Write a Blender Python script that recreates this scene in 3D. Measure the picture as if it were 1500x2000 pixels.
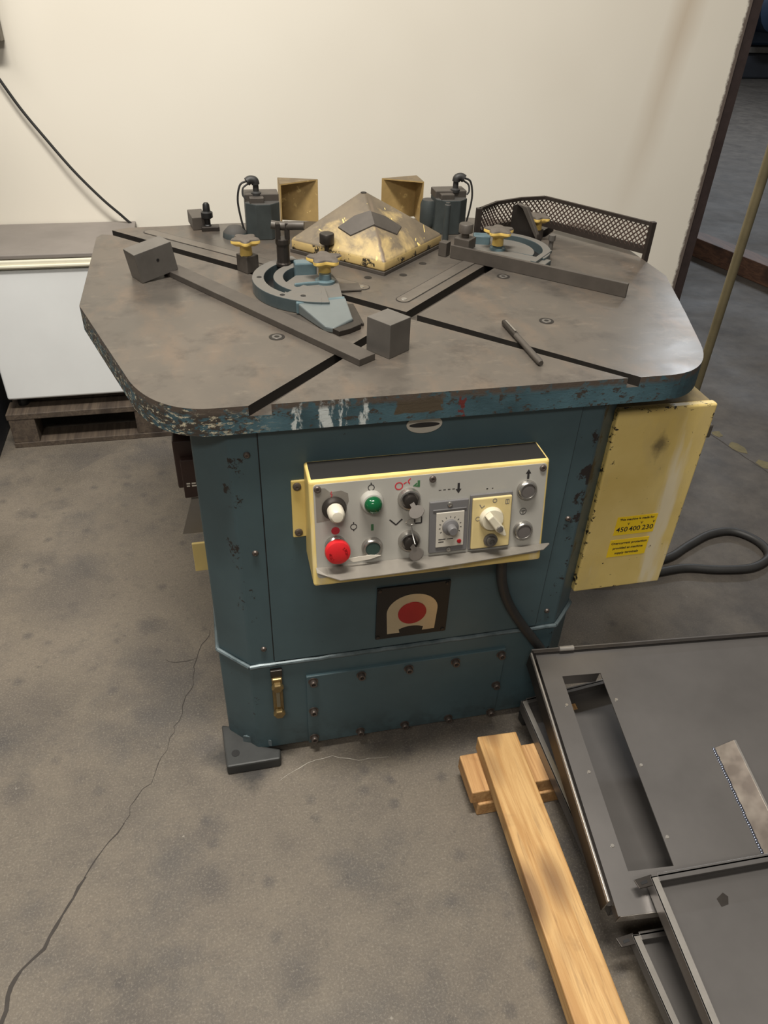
import bpy, bmesh, math, random
from mathutils import Vector, Matrix, noise
random.seed(7)
PI = math.pi
for o in list(bpy.data.objects): bpy.data.objects.remove(o)
scene = bpy.context.scene
COL = scene.collection

# ------------------------------------------------------------------ camera
F_PX = 1469.07
YAW, PITCH, ROLL = 0.2432, 0.6426, 0.0444
CAM = Vector((-0.3673, -1.3534, 1.4697))
fw = Vector((math.sin(YAW)*math.cos(PITCH), math.cos(YAW)*math.cos(PITCH), -math.sin(PITCH)))
rt0 = Vector((math.cos(YAW), -math.sin(YAW), 0)); up0 = rt0.cross(fw)
rt = math.cos(ROLL)*rt0 + math.sin(ROLL)*up0
up = -math.sin(ROLL)*rt0 + math.cos(ROLL)*up0
cam = bpy.data.cameras.new('camera'); cob = bpy.data.objects.new('camera', cam); COL.objects.link(cob)
cob.matrix_world = Matrix(((rt.x, up.x, -fw.x, CAM.x), (rt.y, up.y, -fw.y, CAM.y), (rt.z, up.z, -fw.z, CAM.z), (0, 0, 0, 1)))
cam.sensor_fit = 'VERTICAL'; cam.sensor_height = 36.0; cam.lens = 36.0*F_PX/2000.0
cam.clip_start = 0.02; cam.clip_end = 200
scene.camera = cob

# ------------------------------------------------------------------ light
w = bpy.data.worlds.new('world'); scene.world = w; w.use_nodes = True
w.node_tree.nodes['Background'].inputs[0].default_value = (1.0, 0.96, 0.90, 1)
w.node_tree.nodes['Background'].inputs[1].default_value = 0.11
def area(name, loc, target, sx, sy, power, col):
    l = bpy.data.lights.new(name, 'AREA'); l.shape = 'RECTANGLE'; l.size = sx; l.size_y = sy; l.energy = power; l.color = col
    o = bpy.data.objects.new(name, l); COL.objects.link(o); o.location = loc
    d = Vector(target) - Vector(loc); o.rotation_euler = d.to_track_quat('-Z', 'Y').to_euler()
    return o
area('overhead_area_light', (-0.45, -0.72, 4.2), (-0.42, -0.50, 0), 1.4, 0.35, 142, (1.0, 0.955, 0.875))
area('overhead_area_light', (-1.0, -2.5, 3.1), (-0.8, -1.8, 0), 1.3, 0.35, 33, (1.0, 0.94, 0.85))
area('overhead_area_light', (-1.7, 0.35, 3.3), (-1.2, 0.7, 0), 1.3, 0.35, 28, (1.0, 0.955, 0.885))
area('overhead_area_light', (5.5, 6.5, 4.5), (5.5, 6.6, 0), 1.5, 0.5, 200, (0.85, 0.92, 1.0))  # added lamp with no visible source, brightens the far machine
vs = scene.view_settings
vs.view_transform = 'Standard'; vs.look = 'None'; vs.gamma = 1.0; vs.exposure = 0.35
try: vs.use_curve_mapping = False
except Exception: pass

# ------------------------------------------------------------------ materials
def s2l(c): return tuple((x/12.92 if x <= 0.04045 else ((x+0.055)/1.055)**2.4) for x in c)
def rgb(r, g, b): return s2l((r/255, g/255, b/255)) + (1,)
class NT:
    def __init__(s, name):
        s.m = bpy.data.materials.new(name); s.m.use_nodes = True; s.t = s.m.node_tree
        s.b = s.t.nodes['Principled BSDF']; s.pos = s.t.nodes.new('ShaderNodeNewGeometry')
    def n(s, typ, **k):
        nd = s.t.nodes.new(typ)
        for a, v in k.items():
            if isinstance(a, str) and hasattr(nd, a): setattr(nd, a, v)
        return nd
    def l(s, a, b): s.t.links.new(a, b)
    def P(s, scale=(1, 1, 1), rot=(0, 0, 0), loc=(0, 0, 0)):
        mp = s.n('ShaderNodeMapping'); mp.inputs['Scale'].default_value = scale; mp.inputs['Rotation'].default_value = rot; mp.inputs['Location'].default_value = loc
        s.l(s.pos.outputs['Position'], mp.inputs['Vector']); return mp.outputs[0]
    def noise(s, scale, detail=4, rough=0.55, vec=None, dist=0):
        nd = s.n('ShaderNodeTexNoise'); nd.inputs['Scale'].default_value = scale; nd.inputs['Detail'].default_value = detail
        nd.inputs['Roughness'].default_value = rough; nd.inputs['Distortion'].default_value = dist
        s.l(vec if vec is not None else s.pos.outputs['Position'], nd.inputs['Vector']); return nd.outputs[0]
    def ramp(s, v, a, b, lo=0.0, hi=1.0):
        nd = s.n('ShaderNodeMapRange'); nd.inputs[1].default_value = a; nd.inputs[2].default_value = b; nd.inputs[3].default_value = lo; nd.inputs[4].default_value = hi
        s.l(v, nd.inputs[0]); return nd.outputs[0]
    def math(s, op, a, b=0.0, clamp=False):
        nd = s.n('ShaderNodeMath'); nd.operation = op; nd.use_clamp = clamp
        for i, v in ((0, a), (1, b)):
            if isinstance(v, (int, float)): nd.inputs[i].default_value = v
            else: s.l(v, nd.inputs[i])
        return nd.outputs[0]
    def mix(s, f, a, b):
        nd = s.n('ShaderNodeMix'); nd.data_type = 'RGBA'
        for i, v in ((0, f), (6, a), (7, b)):
            if isinstance(v, (int, float)): nd.inputs[i].default_value = v
            elif isinstance(v, tuple): nd.inputs[i].default_value = v
            else: s.l(v, nd.inputs[i])
        return nd.outputs[2]
    def mixf(s, f, a, b):
        nd = s.n('ShaderNodeMix'); nd.data_type = 'FLOAT'
        for i, v in ((0, f), (2, a), (3, b)):
            if isinstance(v, (int, float)): nd.inputs[i].default_value = v
            else: s.l(v, nd.inputs[i])
        return nd.outputs[0]
    def xyz(s):
        nd = s.n('ShaderNodeSeparateXYZ'); s.l(s.pos.outputs['Position'], nd.inputs[0]); return nd.outputs
    def nz(s):
        nd = s.n('ShaderNodeSeparateXYZ'); s.l(s.pos.outputs['True Normal'], nd.inputs[0]); return nd.outputs[2]
    def col(s, c):
        if isinstance(c, tuple): s.b.inputs['Base Color'].default_value = c
        else: s.l(c, s.b.inputs['Base Color'])
    def setf(s, nm, v):
        if isinstance(v, (int, float)): s.b.inputs[nm].default_value = v
        else: s.l(v, s.b.inputs[nm])
    def bump(s, v, strength=0.3, dist=0.002):
        nd = s.n('ShaderNodeBump'); nd.inputs['Strength'].default_value = strength; nd.inputs['Distance'].default_value = dist
        s.l(v, nd.inputs['Height']); s.l(nd.outputs[0], s.b.inputs['Normal'])
MT = {}
def simple(name, c, rough=0.5, metal=0.0, var=0.25, vs=18, dust=None, chips=None, bump=0.0, c2=None, spec=0.5):
    """one colour with mottling, optional dust on upward faces and optional chipped paint"""
    k = NT(name); dark = tuple(x*(1-var) for x in c[:3]) + (1,)
    f = k.ramp(k.noise(vs, 5, 0.6), 0.3, 0.7)
    cc = k.mix(f, dark, c2 if c2 else c); mt = metal; rg = rough
    if chips:
        sc, th, ccol, cm, cr = chips
        cf = k.ramp(k.noise(sc, 7, 0.72), th, th+0.012)
        cc = k.mix(cf, cc, ccol); mt = k.mixf(cf, metal, cm); rg = k.mixf(cf, rough, cr)
    if dust:
        dcol, amt = dust
        df = k.math('MULTIPLY', k.ramp(k.nz(), 0.40, 0.72), k.ramp(k.noise(26, 5, 0.65), 0.25, 0.6, amt*0.75, amt), True)
        cc = k.mix(df, cc, dcol); rg = k.mixf(df, rg if not isinstance(rg, (int, float)) else rg, 0.85)
        if not isinstance(mt, (int, float)) or mt > 0: mt = k.mixf(df, mt, 0.0)
    k.col(cc); k.setf('Roughness', rg); k.setf('Metallic', mt); k.b.inputs['Specular IOR Level'].default_value = spec
    if bump: k.bump(k.noise(vs*8, 3), bump, 0.001)
    MT[name] = k.m; return k.m
DUST = rgb(94, 85, 77)
# teal enamel of the body, chipped along the corners
k = NT('teal_paint'); x, y, z = k.xyz()
base = k.mix(k.ramp(k.noise(5, 5, 0.6), 0.3, 0.7), rgb(62, 80, 85), rgb(70, 91, 97))
cn = k.noise(55, 7, 0.75)
edgeL = k.math('SUBTRACT', 1.0, k.ramp(k.math('ABSOLUTE', k.math('ADD', x, 0.372)), 0.0, 0.035), True)
edgeR = k.math('SUBTRACT', 1.0, k.ramp(k.math('ABSOLUTE', k.math('SUBTRACT', x, 0.285)), 0.0, 0.05), True)
hi = k.ramp(z, 0.30, 0.72, 0.35, 1.0)
e = k.math('MULTIPLY', k.math('MAXIMUM', k.math('MULTIPLY', edgeL, 0.85), edgeR), k.math('MULTIPLY', hi, k.ramp(k.noise(14, 2), 0.40, 0.62)))
cf = k.ramp(k.math('ADD', cn, k.math('MULTIPLY', e, 0.36)), 0.685, 0.70)
cc = k.mix(cf, base, rgb(38, 32, 30))
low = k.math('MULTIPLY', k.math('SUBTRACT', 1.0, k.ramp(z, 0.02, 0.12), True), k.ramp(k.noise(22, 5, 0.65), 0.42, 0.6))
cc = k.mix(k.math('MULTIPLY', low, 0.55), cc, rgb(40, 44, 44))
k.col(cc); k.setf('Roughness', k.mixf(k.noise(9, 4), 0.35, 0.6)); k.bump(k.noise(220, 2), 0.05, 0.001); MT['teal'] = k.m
# rim of the table: teal with much bare metal and old cream filler showing
k = NT('chipped_rim_paint'); x, y, z = k.xyz()
n1 = k.noise(42, 7, 0.75, k.P((1, 1, 1.8))); n2 = k.noise(75, 6, 0.7, k.P((1, 1, 2.6), loc=(3, 1, 7)))
base = k.mix(k.ramp(k.noise(9, 4), 0.35, 0.65), rgb(48, 72, 80), rgb(74, 104, 114))
cornL = k.math('SUBTRACT', 1.0, k.ramp(x, -0.40, -0.28), True)
cc = k.mix(k.ramp(k.math('ADD', n1, k.math('MULTIPLY', cornL, 0.10)), 0.56, 0.59), base, rgb(62, 56, 50))
cc = k.mix(k.math('MULTIPLY', cornL, k.ramp(n2, 0.555, 0.585)), cc, rgb(190, 182, 158))
xn = k.math('ADD', x, k.math('MULTIPLY', k.math('SUBTRACT', k.noise(70, 3), 0.5), 0.02))
def band(c0, w0): return k.math('SUBTRACT', 1.0, k.ramp(k.math('ABSOLUTE', k.math('SUBTRACT', xn, c0)), w0, w0+0.003), True)
pb_ = k.math('MAXIMUM', k.math('MAXIMUM', band(-0.210, 0.010), band(-0.184, 0.005)), k.math('MAXIMUM', band(-0.150, 0.005), band(-0.258, 0.006)))
cc = k.mix(k.math('MULTIPLY', pb_, k.ramp(k.noise(90, 4, 0.7, k.P((1, 1, 0.3))), 0.44, 0.52)), cc, rgb(196, 202, 200))
cc = k.mix(k.math('MULTIPLY', band(-0.058, 0.038), k.math('MULTIPLY', k.ramp(k.math('ADD', z, k.math('MULTIPLY', k.noise(40, 3), 0.008)), 0.868, 0.870), k.math('SUBTRACT', 1.0, k.ramp(z, 0.891, 0.893), True))), cc, rgb(78, 68, 54))
cc = k.mix(k.math('MULTIPLY', band(0.015, 0.003), k.ramp(k.noise(120, 3), 0.45, 0.5)), cc, rgb(104, 42, 40))
topchip = k.math('MULTIPLY', k.ramp(z, 0.884, 0.892), k.ramp(k.noise(45, 5, 0.7), 0.40, 0.5))
cc = k.mix(topchip, cc, rgb(84, 74, 66))
k.col(cc); k.setf('Roughness', 0.5); k.bump(n1, 0.4, 0.002); MT['rim'] = k.m
# worn, slightly rusty machine table steel
k = NT('worn_table_steel')
big = k.noise(4.0, 6, 0.62, dist=0.6); st = k.noise(7, 6, 0.65, k.P((2.2, 1, 1), (0, 0, 0.6)))
cc = k.mix(k.ramp(big, 0.30, 0.72), rgb(86, 82, 77), rgb(108, 100, 91))
cc = k.mix(k.ramp(st, 0.50, 0.78, 0, 0.55), cc, rgb(128, 108, 90))
cc = k.mix(k.ramp(k.noise(11, 6, 0.7), 0.52, 0.70, 0, 0.7), cc, rgb(70, 65, 61))
cc = k.mix(k.ramp(k.noise(16, 6, 0.72, k.P((1, 2.2, 1), (0, 0, -0.4), (3, 3, 0))), 0.56, 0.72, 0, 0.5), cc, rgb(128, 118, 106))
sc = k.noise(60, 4, 0.6, k.P((1, 9, 1), (0, 0, 0.5)))
cc = k.mix(k.ramp(sc, 0.66, 0.74, 0, 0.35), cc, rgb(70, 66, 62))
k.col(cc); k.setf('Metallic', 0.40); k.setf('Roughness', k.mixf(k.ramp(big, 0.35, 0.65), 0.30, 0.46)); k.bump(sc, 0.06, 0.001); MT['table'] = k.m
# wall
k = NT('cream_wall_paint'); x, y, z = k.xyz()
cc = k.mix(k.ramp(k.noise(1.1, 3), 0.3, 0.7), rgb(226, 219, 205), rgb(234, 228, 215))
sx = k.math('ADD', x, k.math('MULTIPLY', k.noise(2.5, 2), 0.06))
stain = k.math('MULTIPLY', k.math('SUBTRACT', 1.0, k.ramp(k.math('ABSOLUTE', k.math('SUBTRACT', sx, k.math('ADD', 1.34, k.math('MULTIPLY', k.math('SUBTRACT', z, 1.0), 0.12)))), 0.0, 0.075), True), k.ramp(z, 0.55, 1.3))
cc = k.mix(k.math('MULTIPLY', stain, 0.42), cc, rgb(168, 140, 104))
cc = k.mix(k.ramp(k.noise(30, 5, 0.7, k.P((1, 1, 3))), 0.70, 0.78, 0, 0.5), cc, rgb(196, 180, 158))
ed = k.math('MULTIPLY', k.ramp(k.math('ADD', x, k.math('MULTIPLY', k.noise(40, 5, 0.7), 0.03)), 1.594, 1.604), 0.9)
cc = k.mix(ed, cc, rgb(70, 52, 46))
k.col(cc); k.setf('Roughness', 0.75); k.bump(k.noise(160, 3), 0.05, 0.001); MT['wall'] = k.m
# concrete
k = NT('stained_concrete'); x, y, z = k.xyz()
a = k.noise(2.2, 7, 0.62, dist=0.4); b = k.noise(9, 7, 0.68); c = k.noise(110, 4, 0.7)
cc = k.mix(k.ramp(a, 0.34, 0.66), rgb(82, 75, 67), rgb(110, 101, 90))
cc = k.mix(k.ramp(b, 0.36, 0.66, 0, 0.6), cc, rgb(112, 103, 90))
cc = k.mix(k.ramp(k.noise(3.4, 6, 0.66, k.P(loc=(4, 2, 0))), 0.50, 0.66, 0, 0.7), cc, rgb(70, 67, 65))
cc = k.mix(k.ramp(k.noise(24, 5, 0.7), 0.62, 0.72, 0, 0.5), cc, rgb(62, 58, 54))
def spot_layer(scale, thr, r0, r1, loc):
    vr = k.n('ShaderNodeTexVoronoi'); vr.inputs['Scale'].default_value = scale; k.l(k.P(loc=loc), vr.inputs['Vector'])
    sp = k.n('ShaderNodeSeparateColor'); k.l(vr.outputs['Color'], sp.inputs[0])
    d_ = k.math('ADD', vr.outputs['Distance'], k.math('MULTIPLY', k.math('SUBTRACT', k.noise(scale*7, 4, 0.7), 0.5), 0.35))
    return k.math('MULTIPLY', k.math('SUBTRACT', 1.0, k.ramp(d_, r0, r1), True), k.ramp(sp.outputs[0], thr, thr+0.12))
for sc_, th_, r0_, r1_, lo_, am_ in ((7, 0.55, 0.10, 0.34, (1.3, 0.4, 0), 0.6), (18, 0.62, 0.10, 0.32, (0.2, 3.4, 0), 0.6), (3.2, 0.6, 0.15, 0.5, (5.2, 3.4, 0), 0.5)):
    cc = k.mix(k.math('MULTIPLY', spot_layer(sc_, th_, r0_, r1_, lo_), am_), cc, rgb(66, 62, 60))
g1 = k.noise(230, 3, 0.8); g2 = k.noise(70, 5, 0.75)
cc = k.mix(k.ramp(g2, 0.52, 0.72, 0, 0.45), cc, rgb(70, 65, 60)); cc = k.mix(k.ramp(g1, 0.52, 0.74, 0, 0.40), cc, rgb(160, 152, 138)); cc = k.mix(k.ramp(g1, 0.26, 0.46, 0.35, 0), cc, rgb(62, 58, 54))
cc = k.mix(spot_layer(26, 0.93, 0.03, 0.09, (2, 2, 0)), cc, rgb(196, 190, 178))
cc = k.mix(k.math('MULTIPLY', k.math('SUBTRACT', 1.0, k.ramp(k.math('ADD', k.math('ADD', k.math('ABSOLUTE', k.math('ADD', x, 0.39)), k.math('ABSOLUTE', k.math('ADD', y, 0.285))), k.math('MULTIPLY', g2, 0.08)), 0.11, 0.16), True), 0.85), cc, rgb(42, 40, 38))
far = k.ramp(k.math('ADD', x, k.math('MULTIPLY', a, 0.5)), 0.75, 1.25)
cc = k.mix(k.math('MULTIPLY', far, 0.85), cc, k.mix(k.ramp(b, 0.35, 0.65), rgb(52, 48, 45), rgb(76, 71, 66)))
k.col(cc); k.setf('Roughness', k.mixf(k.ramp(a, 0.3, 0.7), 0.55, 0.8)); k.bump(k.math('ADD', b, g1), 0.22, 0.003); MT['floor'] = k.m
# timber
def wood(name, c1, c2, knot, rotz=0.0, gs=1.0):
    k = NT(name); v = k.P((46*gs, 2.4*gs, 46*gs), (0, 0, rotz))
    g = k.noise(1.0, 6, 0.65, v, 1.2); g2 = k.noise(3.2, 4, 0.6, v, 0.6)
    cc = k.mix(k.ramp(g, 0.38, 0.60), c1, c2)
    cc = k.mix(k.ramp(g2, 0.55, 0.75, 0, 0.55), cc, knot)
    vr = k.n('ShaderNodeTexVoronoi'); vr.inputs['Scale'].default_value = 1.0; k.l(k.P((13, 5.0, 6), (0, 0, rotz), (0.3, 0.2, 0.1)), vr.inputs['Vector'])
    kf = k.math('SUBTRACT', 1.0, k.ramp(k.math('ADD', vr.outputs['Distance'], k.math('MULTIPLY', g, 0.12)), 0.24, 0.46), True)
    cc = k.mix(k.math('MULTIPLY', kf, 0.75), cc, knot)
    cc = k.mix(k.ramp(k.noise(9, 5, 0.6), 0.58, 0.72, 0, 0.5), cc, knot)
    k.col(cc); k.setf('Roughness', 0.62); k.bump(g, 0.35, 0.002); MT[name] = k.m
wood('pine', rgb(198, 160, 106), rgb(172, 130, 78), rgb(104, 74, 46))
wood('pine_cross', rgb(200, 158, 106), rgb(170, 126, 78), rgb(112, 80, 50), PI/2)
wood('pallet_wood', rgb(92, 80, 68), rgb(70, 60, 52), rgb(46, 38, 33), PI/2)
wood('beam_wood', rgb(104, 74, 56), rgb(78, 54, 42), rgb(48, 34, 28), 0.2)
Y1, Y2 = rgb(224, 200, 128), rgb(210, 184, 108)
k = NT('dirty_yellow_enamel'); x, y, z = k.xyz()
cc = k.mix(k.ramp(k.noise(6, 4), 0.35, 0.65), Y2, Y1)
cc = k.mix(k.ramp(k.noise(7, 6, 0.62, k.P((1, 1, 0.35), loc=(2, 5, 1))), 0.46, 0.66, 0, 0.6), cc, rgb(176, 158, 120))
cc = k.mix(k.ramp(k.noise(9, 4, 0.6, k.P((1.6, 1, 0.22), loc=(0.3, 0, 0.4))), 0.58, 0.70, 0, 0.65), cc, rgb(226, 218, 198))
cc = k.mix(k.ramp(k.noise(48, 7, 0.72), 0.70, 0.712), cc, rgb(50, 43, 34))
def cab(k, cc):
    def near(v, c0, w0): return k.math('SUBTRACT', 1.0, k.ramp(k.math('ABSOLUTE', k.math('SUBTRACT', v, c0)), 0.0, w0), True)
    ed_ = k.math('MAXIMUM', k.math('MAXIMUM', near(x, 0.552, 0.012), near(z, 0.345, 0.010)), k.math('MAXIMUM', near(x, 0.346, 0.010), near(z, 0.799, 0.012)))
    cc = k.mix(k.ramp(k.math('ADD', k.noise(60, 6, 0.75), k.math('MULTIPLY', ed_, 0.10)), 0.66, 0.675), cc, rgb(46, 40, 32))
    sm = k.math('ADD', k.math('MULTIPLY', k.math('ABSOLUTE', k.math('SUBTRACT', x, 0.452)), 1.6), k.math('ABSOLUTE', k.math('SUBTRACT', z, 0.715)))
    cc = k.mix(k.math('MULTIPLY', k.math('SUBTRACT', 1.0, k.ramp(k.math('ADD', sm, k.math('MULTIPLY', k.noise(50, 5, 0.7), 0.05)), 0.035, 0.065), True), 0.7), cc, rgb(70, 62, 50))
    return cc
c1_ = cc; k.col(cc); k.setf('Roughness', k.mixf(k.noise(9), 0.35, 0.55)); MT['yellow'] = k.m
k = NT('chipped_yellow_door'); x, y, z = k.xyz()
cc = k.mix(k.ramp(k.noise(6, 4), 0.35, 0.65), Y2, Y1)
cc = k.mix(k.ramp(k.noise(6, 6, 0.62, k.P((1, 1, 0.4), loc=(2, 5, 1.3))), 0.44, 0.64, 0, 0.6), cc, rgb(182, 164, 124))
cc = k.mix(k.ramp(k.noise(9, 4, 0.6, k.P((1.6, 1, 0.22), loc=(0.3, 0, 0.4))), 0.58, 0.70, 0, 0.65), cc, rgb(226, 218, 198))
k.col(cab(k, cc)); k.setf('Roughness', 0.45); MT['yellow_door'] = k.m
simple('yellow_dusty', Y1, 0.5, 0, 0.12, 9, dust=(rgb(104, 92, 74), 0.9), chips=(30, 0.66, rgb(60, 52, 40), 0.2, 0.6))
simple('yellow_knob', rgb(214, 182, 100), 0.4, 0, 0.15, 30, dust=(DUST, 1.0), chips=(60, 0.68, rgb(60, 50, 36), 0.2, 0.6))
simple('knob_dust', rgb(92, 84, 76), 0.7, 0, 0.3, 40, chips=(70, 0.72, rgb(206, 176, 100), 0, 0.5))
simple('yellow_plastic', rgb(206, 186, 132), 0.45, 0, 0.12, 20)
simple('cream_plastic', rgb(206, 198, 176), 0.45, 0, 0.12, 30)
# yellow pyramid lid: grey dust with scratched-through yellow
k = NT('scratched_yellow_lid')
d = k.noise(9, 6, 0.66, dist=0.5); sx, sy, sz = k.xyz()
wv = k.n('ShaderNodeTexNoise'); wv.inputs['Scale'].default_value = 26; wv.inputs['Detail'].default_value = 3; wv.inputs['Distortion'].default_value = 1.5
k.l(k.P((1, 0.35, 1), (0, 0, 0.5)), wv.inputs['Vector'])
yel = k.mix(k.ramp(k.noise(14, 4), 0.3, 0.7), rgb(204, 178, 118), rgb(176, 152, 104))
nearf = k.math('SUBTRACT', 1.0, k.ramp(sy, 0.27, 0.44), True)
wear = k.math('ADD', k.math('MULTIPLY', nearf, 0.26), d)
dirt = k.mix(k.ramp(k.noise(20, 4), 0.35, 0.65), rgb(94, 84, 70), rgb(116, 103, 83))
cc = k.mix(k.ramp(wear, 0.66, 0.80, 0, 0.75), dirt, yel)
cc = k.mix(k.ramp(wv.outputs[0], 0.645, 0.665, 0, 0.9), cc, rgb(238, 210, 128))
seam = k.math('SUBTRACT', 1.0, k.ramp(k.math('ABSOLUTE', k.math('ADD', sx, k.math('MULTIPLY', k.math('SUBTRACT', k.noise(40, 3), 0.5), 0.012))), 0.002, 0.0055), True)
cc = k.mix(k.math('MULTIPLY', seam, k.math('SUBTRACT', 1.0, k.ramp(sy, 0.37, 0.40), True)), cc, rgb(112, 98, 82))
lip = k.math('SUBTRACT', 1.0, k.ramp(sz, 0.927, 0.929), True)
chip = k.ramp(k.noise(42, 6, 0.7), 0.585, 0.60)
cc = k.mix(lip, cc, k.mix(chip, yel, rgb(52, 46, 36)))
k.col(cc); k.setf('Roughness', 0.5); k.bump(d, 0.1, 0.002); MT['lid'] = k.m
simple('guard_yellow', rgb(178, 150, 98), 0.5, 0, 0.28, 30, dust=(rgb(84, 75, 63), 0.9), chips=(44, 0.62, rgb(206, 180, 122), 0, 0.5))
simple('cast_blue', rgb(76, 87, 89), 0.38, 0.05, 0.25, 22, dust=(rgb(102, 97, 90), 0.92))
simple('cast_blue_arm', rgb(106, 113, 113), 0.30, 0.1, 0.2, 14)
simple('cast_blue_clean', rgb(92, 112, 118), 0.32, 0.05, 0.25, 30)
simple('switch_blue', rgb(60, 66, 66), 0.5, 0.1, 0.3, 30, dust=(rgb(66, 62, 58), 0.9), chips=(60, 0.70, rgb(120, 126, 122), 0.1, 0.6))
simple('dark_steel', rgb(70, 65, 61), 0.42, 0.7, 0.25, 30)
simple('block_steel', rgb(108, 104, 99), 0.36, 0.4, 0.22, 22)
simple('dusty_steel', rgb(86, 80, 74), 0.48, 0.3, 0.25, 25)
simple('inlay_steel', rgb(122, 115, 107), 0.38, 0.6, 0.2, 30)
simple('rusty_mesh', rgb(78, 62, 54), 0.6, 0.35, 0.4, 18)
simple('guard_post', rgb(66, 58, 53), 0.5, 0.5, 0.3, 30)
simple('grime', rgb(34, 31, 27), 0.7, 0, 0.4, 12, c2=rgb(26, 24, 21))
simple('black', rgb(20, 19, 19), 0.5, 0, 0.3, 40)
simple('black_rubber', rgb(44, 43, 42), 0.55, 0, 0.3, 30)
simple('dark_cast', rgb(54, 55, 54), 0.55, 0.1, 0.3, 25)
simple('slot_dark', rgb(46, 42, 38), 0.6, 0.4, 0.3, 25)
simple('chrome', rgb(176, 172, 166), 0.24, 0.85, 0.12, 40)
simple('brass', rgb(132, 112, 74), 0.38, 0.6, 0.25, 60)
simple('bolt', rgb(104, 94, 88), 0.4, 0.6, 0.2, 60)
simple('panel_grey', rgb(176, 173, 165), 0.45, 0.2, 0.10, 9)
simple('panel_lip', rgb(150, 144, 135), 0.4, 0.4, 0.2, 16)
simple('timer_grey', rgb(104, 102, 102), 0.45, 0, 0.1, 30)
simple('light_plate', rgb(190, 184, 172), 0.45, 0.1, 0.08, 30)
simple('grey_cap', rgb(98, 93, 90), 0.5, 0.1, 0.15, 40)
simple('green_cap', rgb(46, 66, 60), 0.5, 0, 0.15, 40)
simple('red', rgb(206, 34, 40), 0.38, 0, 0.12, 40)
simple('red_print', rgb(186, 52, 62), 0.5, 0, 0.1, 40)
simple('dark_red', rgb(150, 18, 26), 0.35, 0, 0.12, 40)
simple('green_print', rgb(60, 104, 66), 0.5, 0, 0.1, 40)
simple('dark_print', rgb(42, 40, 40), 0.5, 0, 0.1, 40)
simple('logo_silver', rgb(186, 172, 144), 0.3, 0.45, 0.12, 20)
simple('sticker', rgb(246, 208, 24), 0.4, 0, 0.04, 20)
simple('brown_box', rgb(56, 38, 32), 0.45, 0.1, 0.3, 20)
simple('fridge_white', rgb(234, 236, 236), 0.4, 0, 0.05, 6)
simple('fridge_top', rgb(138, 131, 125), 0.6, 0.1, 0.2, 7)
simple('fridge_trim', rgb(226, 221, 200), 0.6, 0, 0.08, 10)
simple('box_grey', rgb(120, 112, 100), 0.5, 0.2, 0.1, 10)
simple('trim_dark', rgb(62, 50, 48), 0.6, 0.1, 0.4, 20)
simple('pole', rgb(122, 112, 86), 0.4, 0.5, 0.25, 16)
simple('mill_steel', rgb(124, 120, 117), 0.32, 0.6, 0.22, 5)
simple('steel_edge_glint', rgb(186, 180, 172), 0.26, 0.6, 0.2, 20)  # whitish reflection along the edges put into the colour as lighter steel
simple('bead', rgb(96, 100, 112), 0.3, 0.8, 0.4, 90)
simple('far_blue', rgb(46, 62, 84), 0.45, 0.2, 0.3, 4)
simple('far_dark', rgb(42, 44, 50), 0.6, 0.1, 0.3, 4)
simple('far_wall_grey', rgb(76, 78, 84), 0.8, 0, 0.3, 1.5)
simple('paint_yellow_floor', rgb(104, 94, 60), 0.7, 0, 0.35, 40)
simple('crack', rgb(62, 57, 53), 0.9, 0, 0.2, 40)
simple('paper', rgb(208, 200, 186), 0.6, 0, 0.1, 40)
simple('plastic_sheet', rgb(120, 114, 106), 0.4, 0, 0.1, 40)
k = NT('white_lens'); k.col(rgb(206, 198, 180)); k.setf('Roughness', 0.3); k.b.inputs['Subsurface Weight'].default_value = 0.0; MT['white_lens'] = k.m
k = NT('green_lens'); k.col(rgb(14, 78, 44)); k.setf('Roughness', 0.12); MT['green_lens'] = k.m
k = NT('sight_glass'); k.col(rgb(120, 112, 90)); k.setf('Roughness', 0.1); MT['glass'] = k.m
# brushed machine block faces and heat-tinted weld strip
k = NT('heat_tint'); k.col(k.mix(k.ramp(k.noise(16, 3), 0.35, 0.65), rgb(170, 160, 148), rgb(122, 112, 104))); k.setf('Metallic', 0.8); k.setf('Roughness', 0.3); MT['tint'] = k.m

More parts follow.
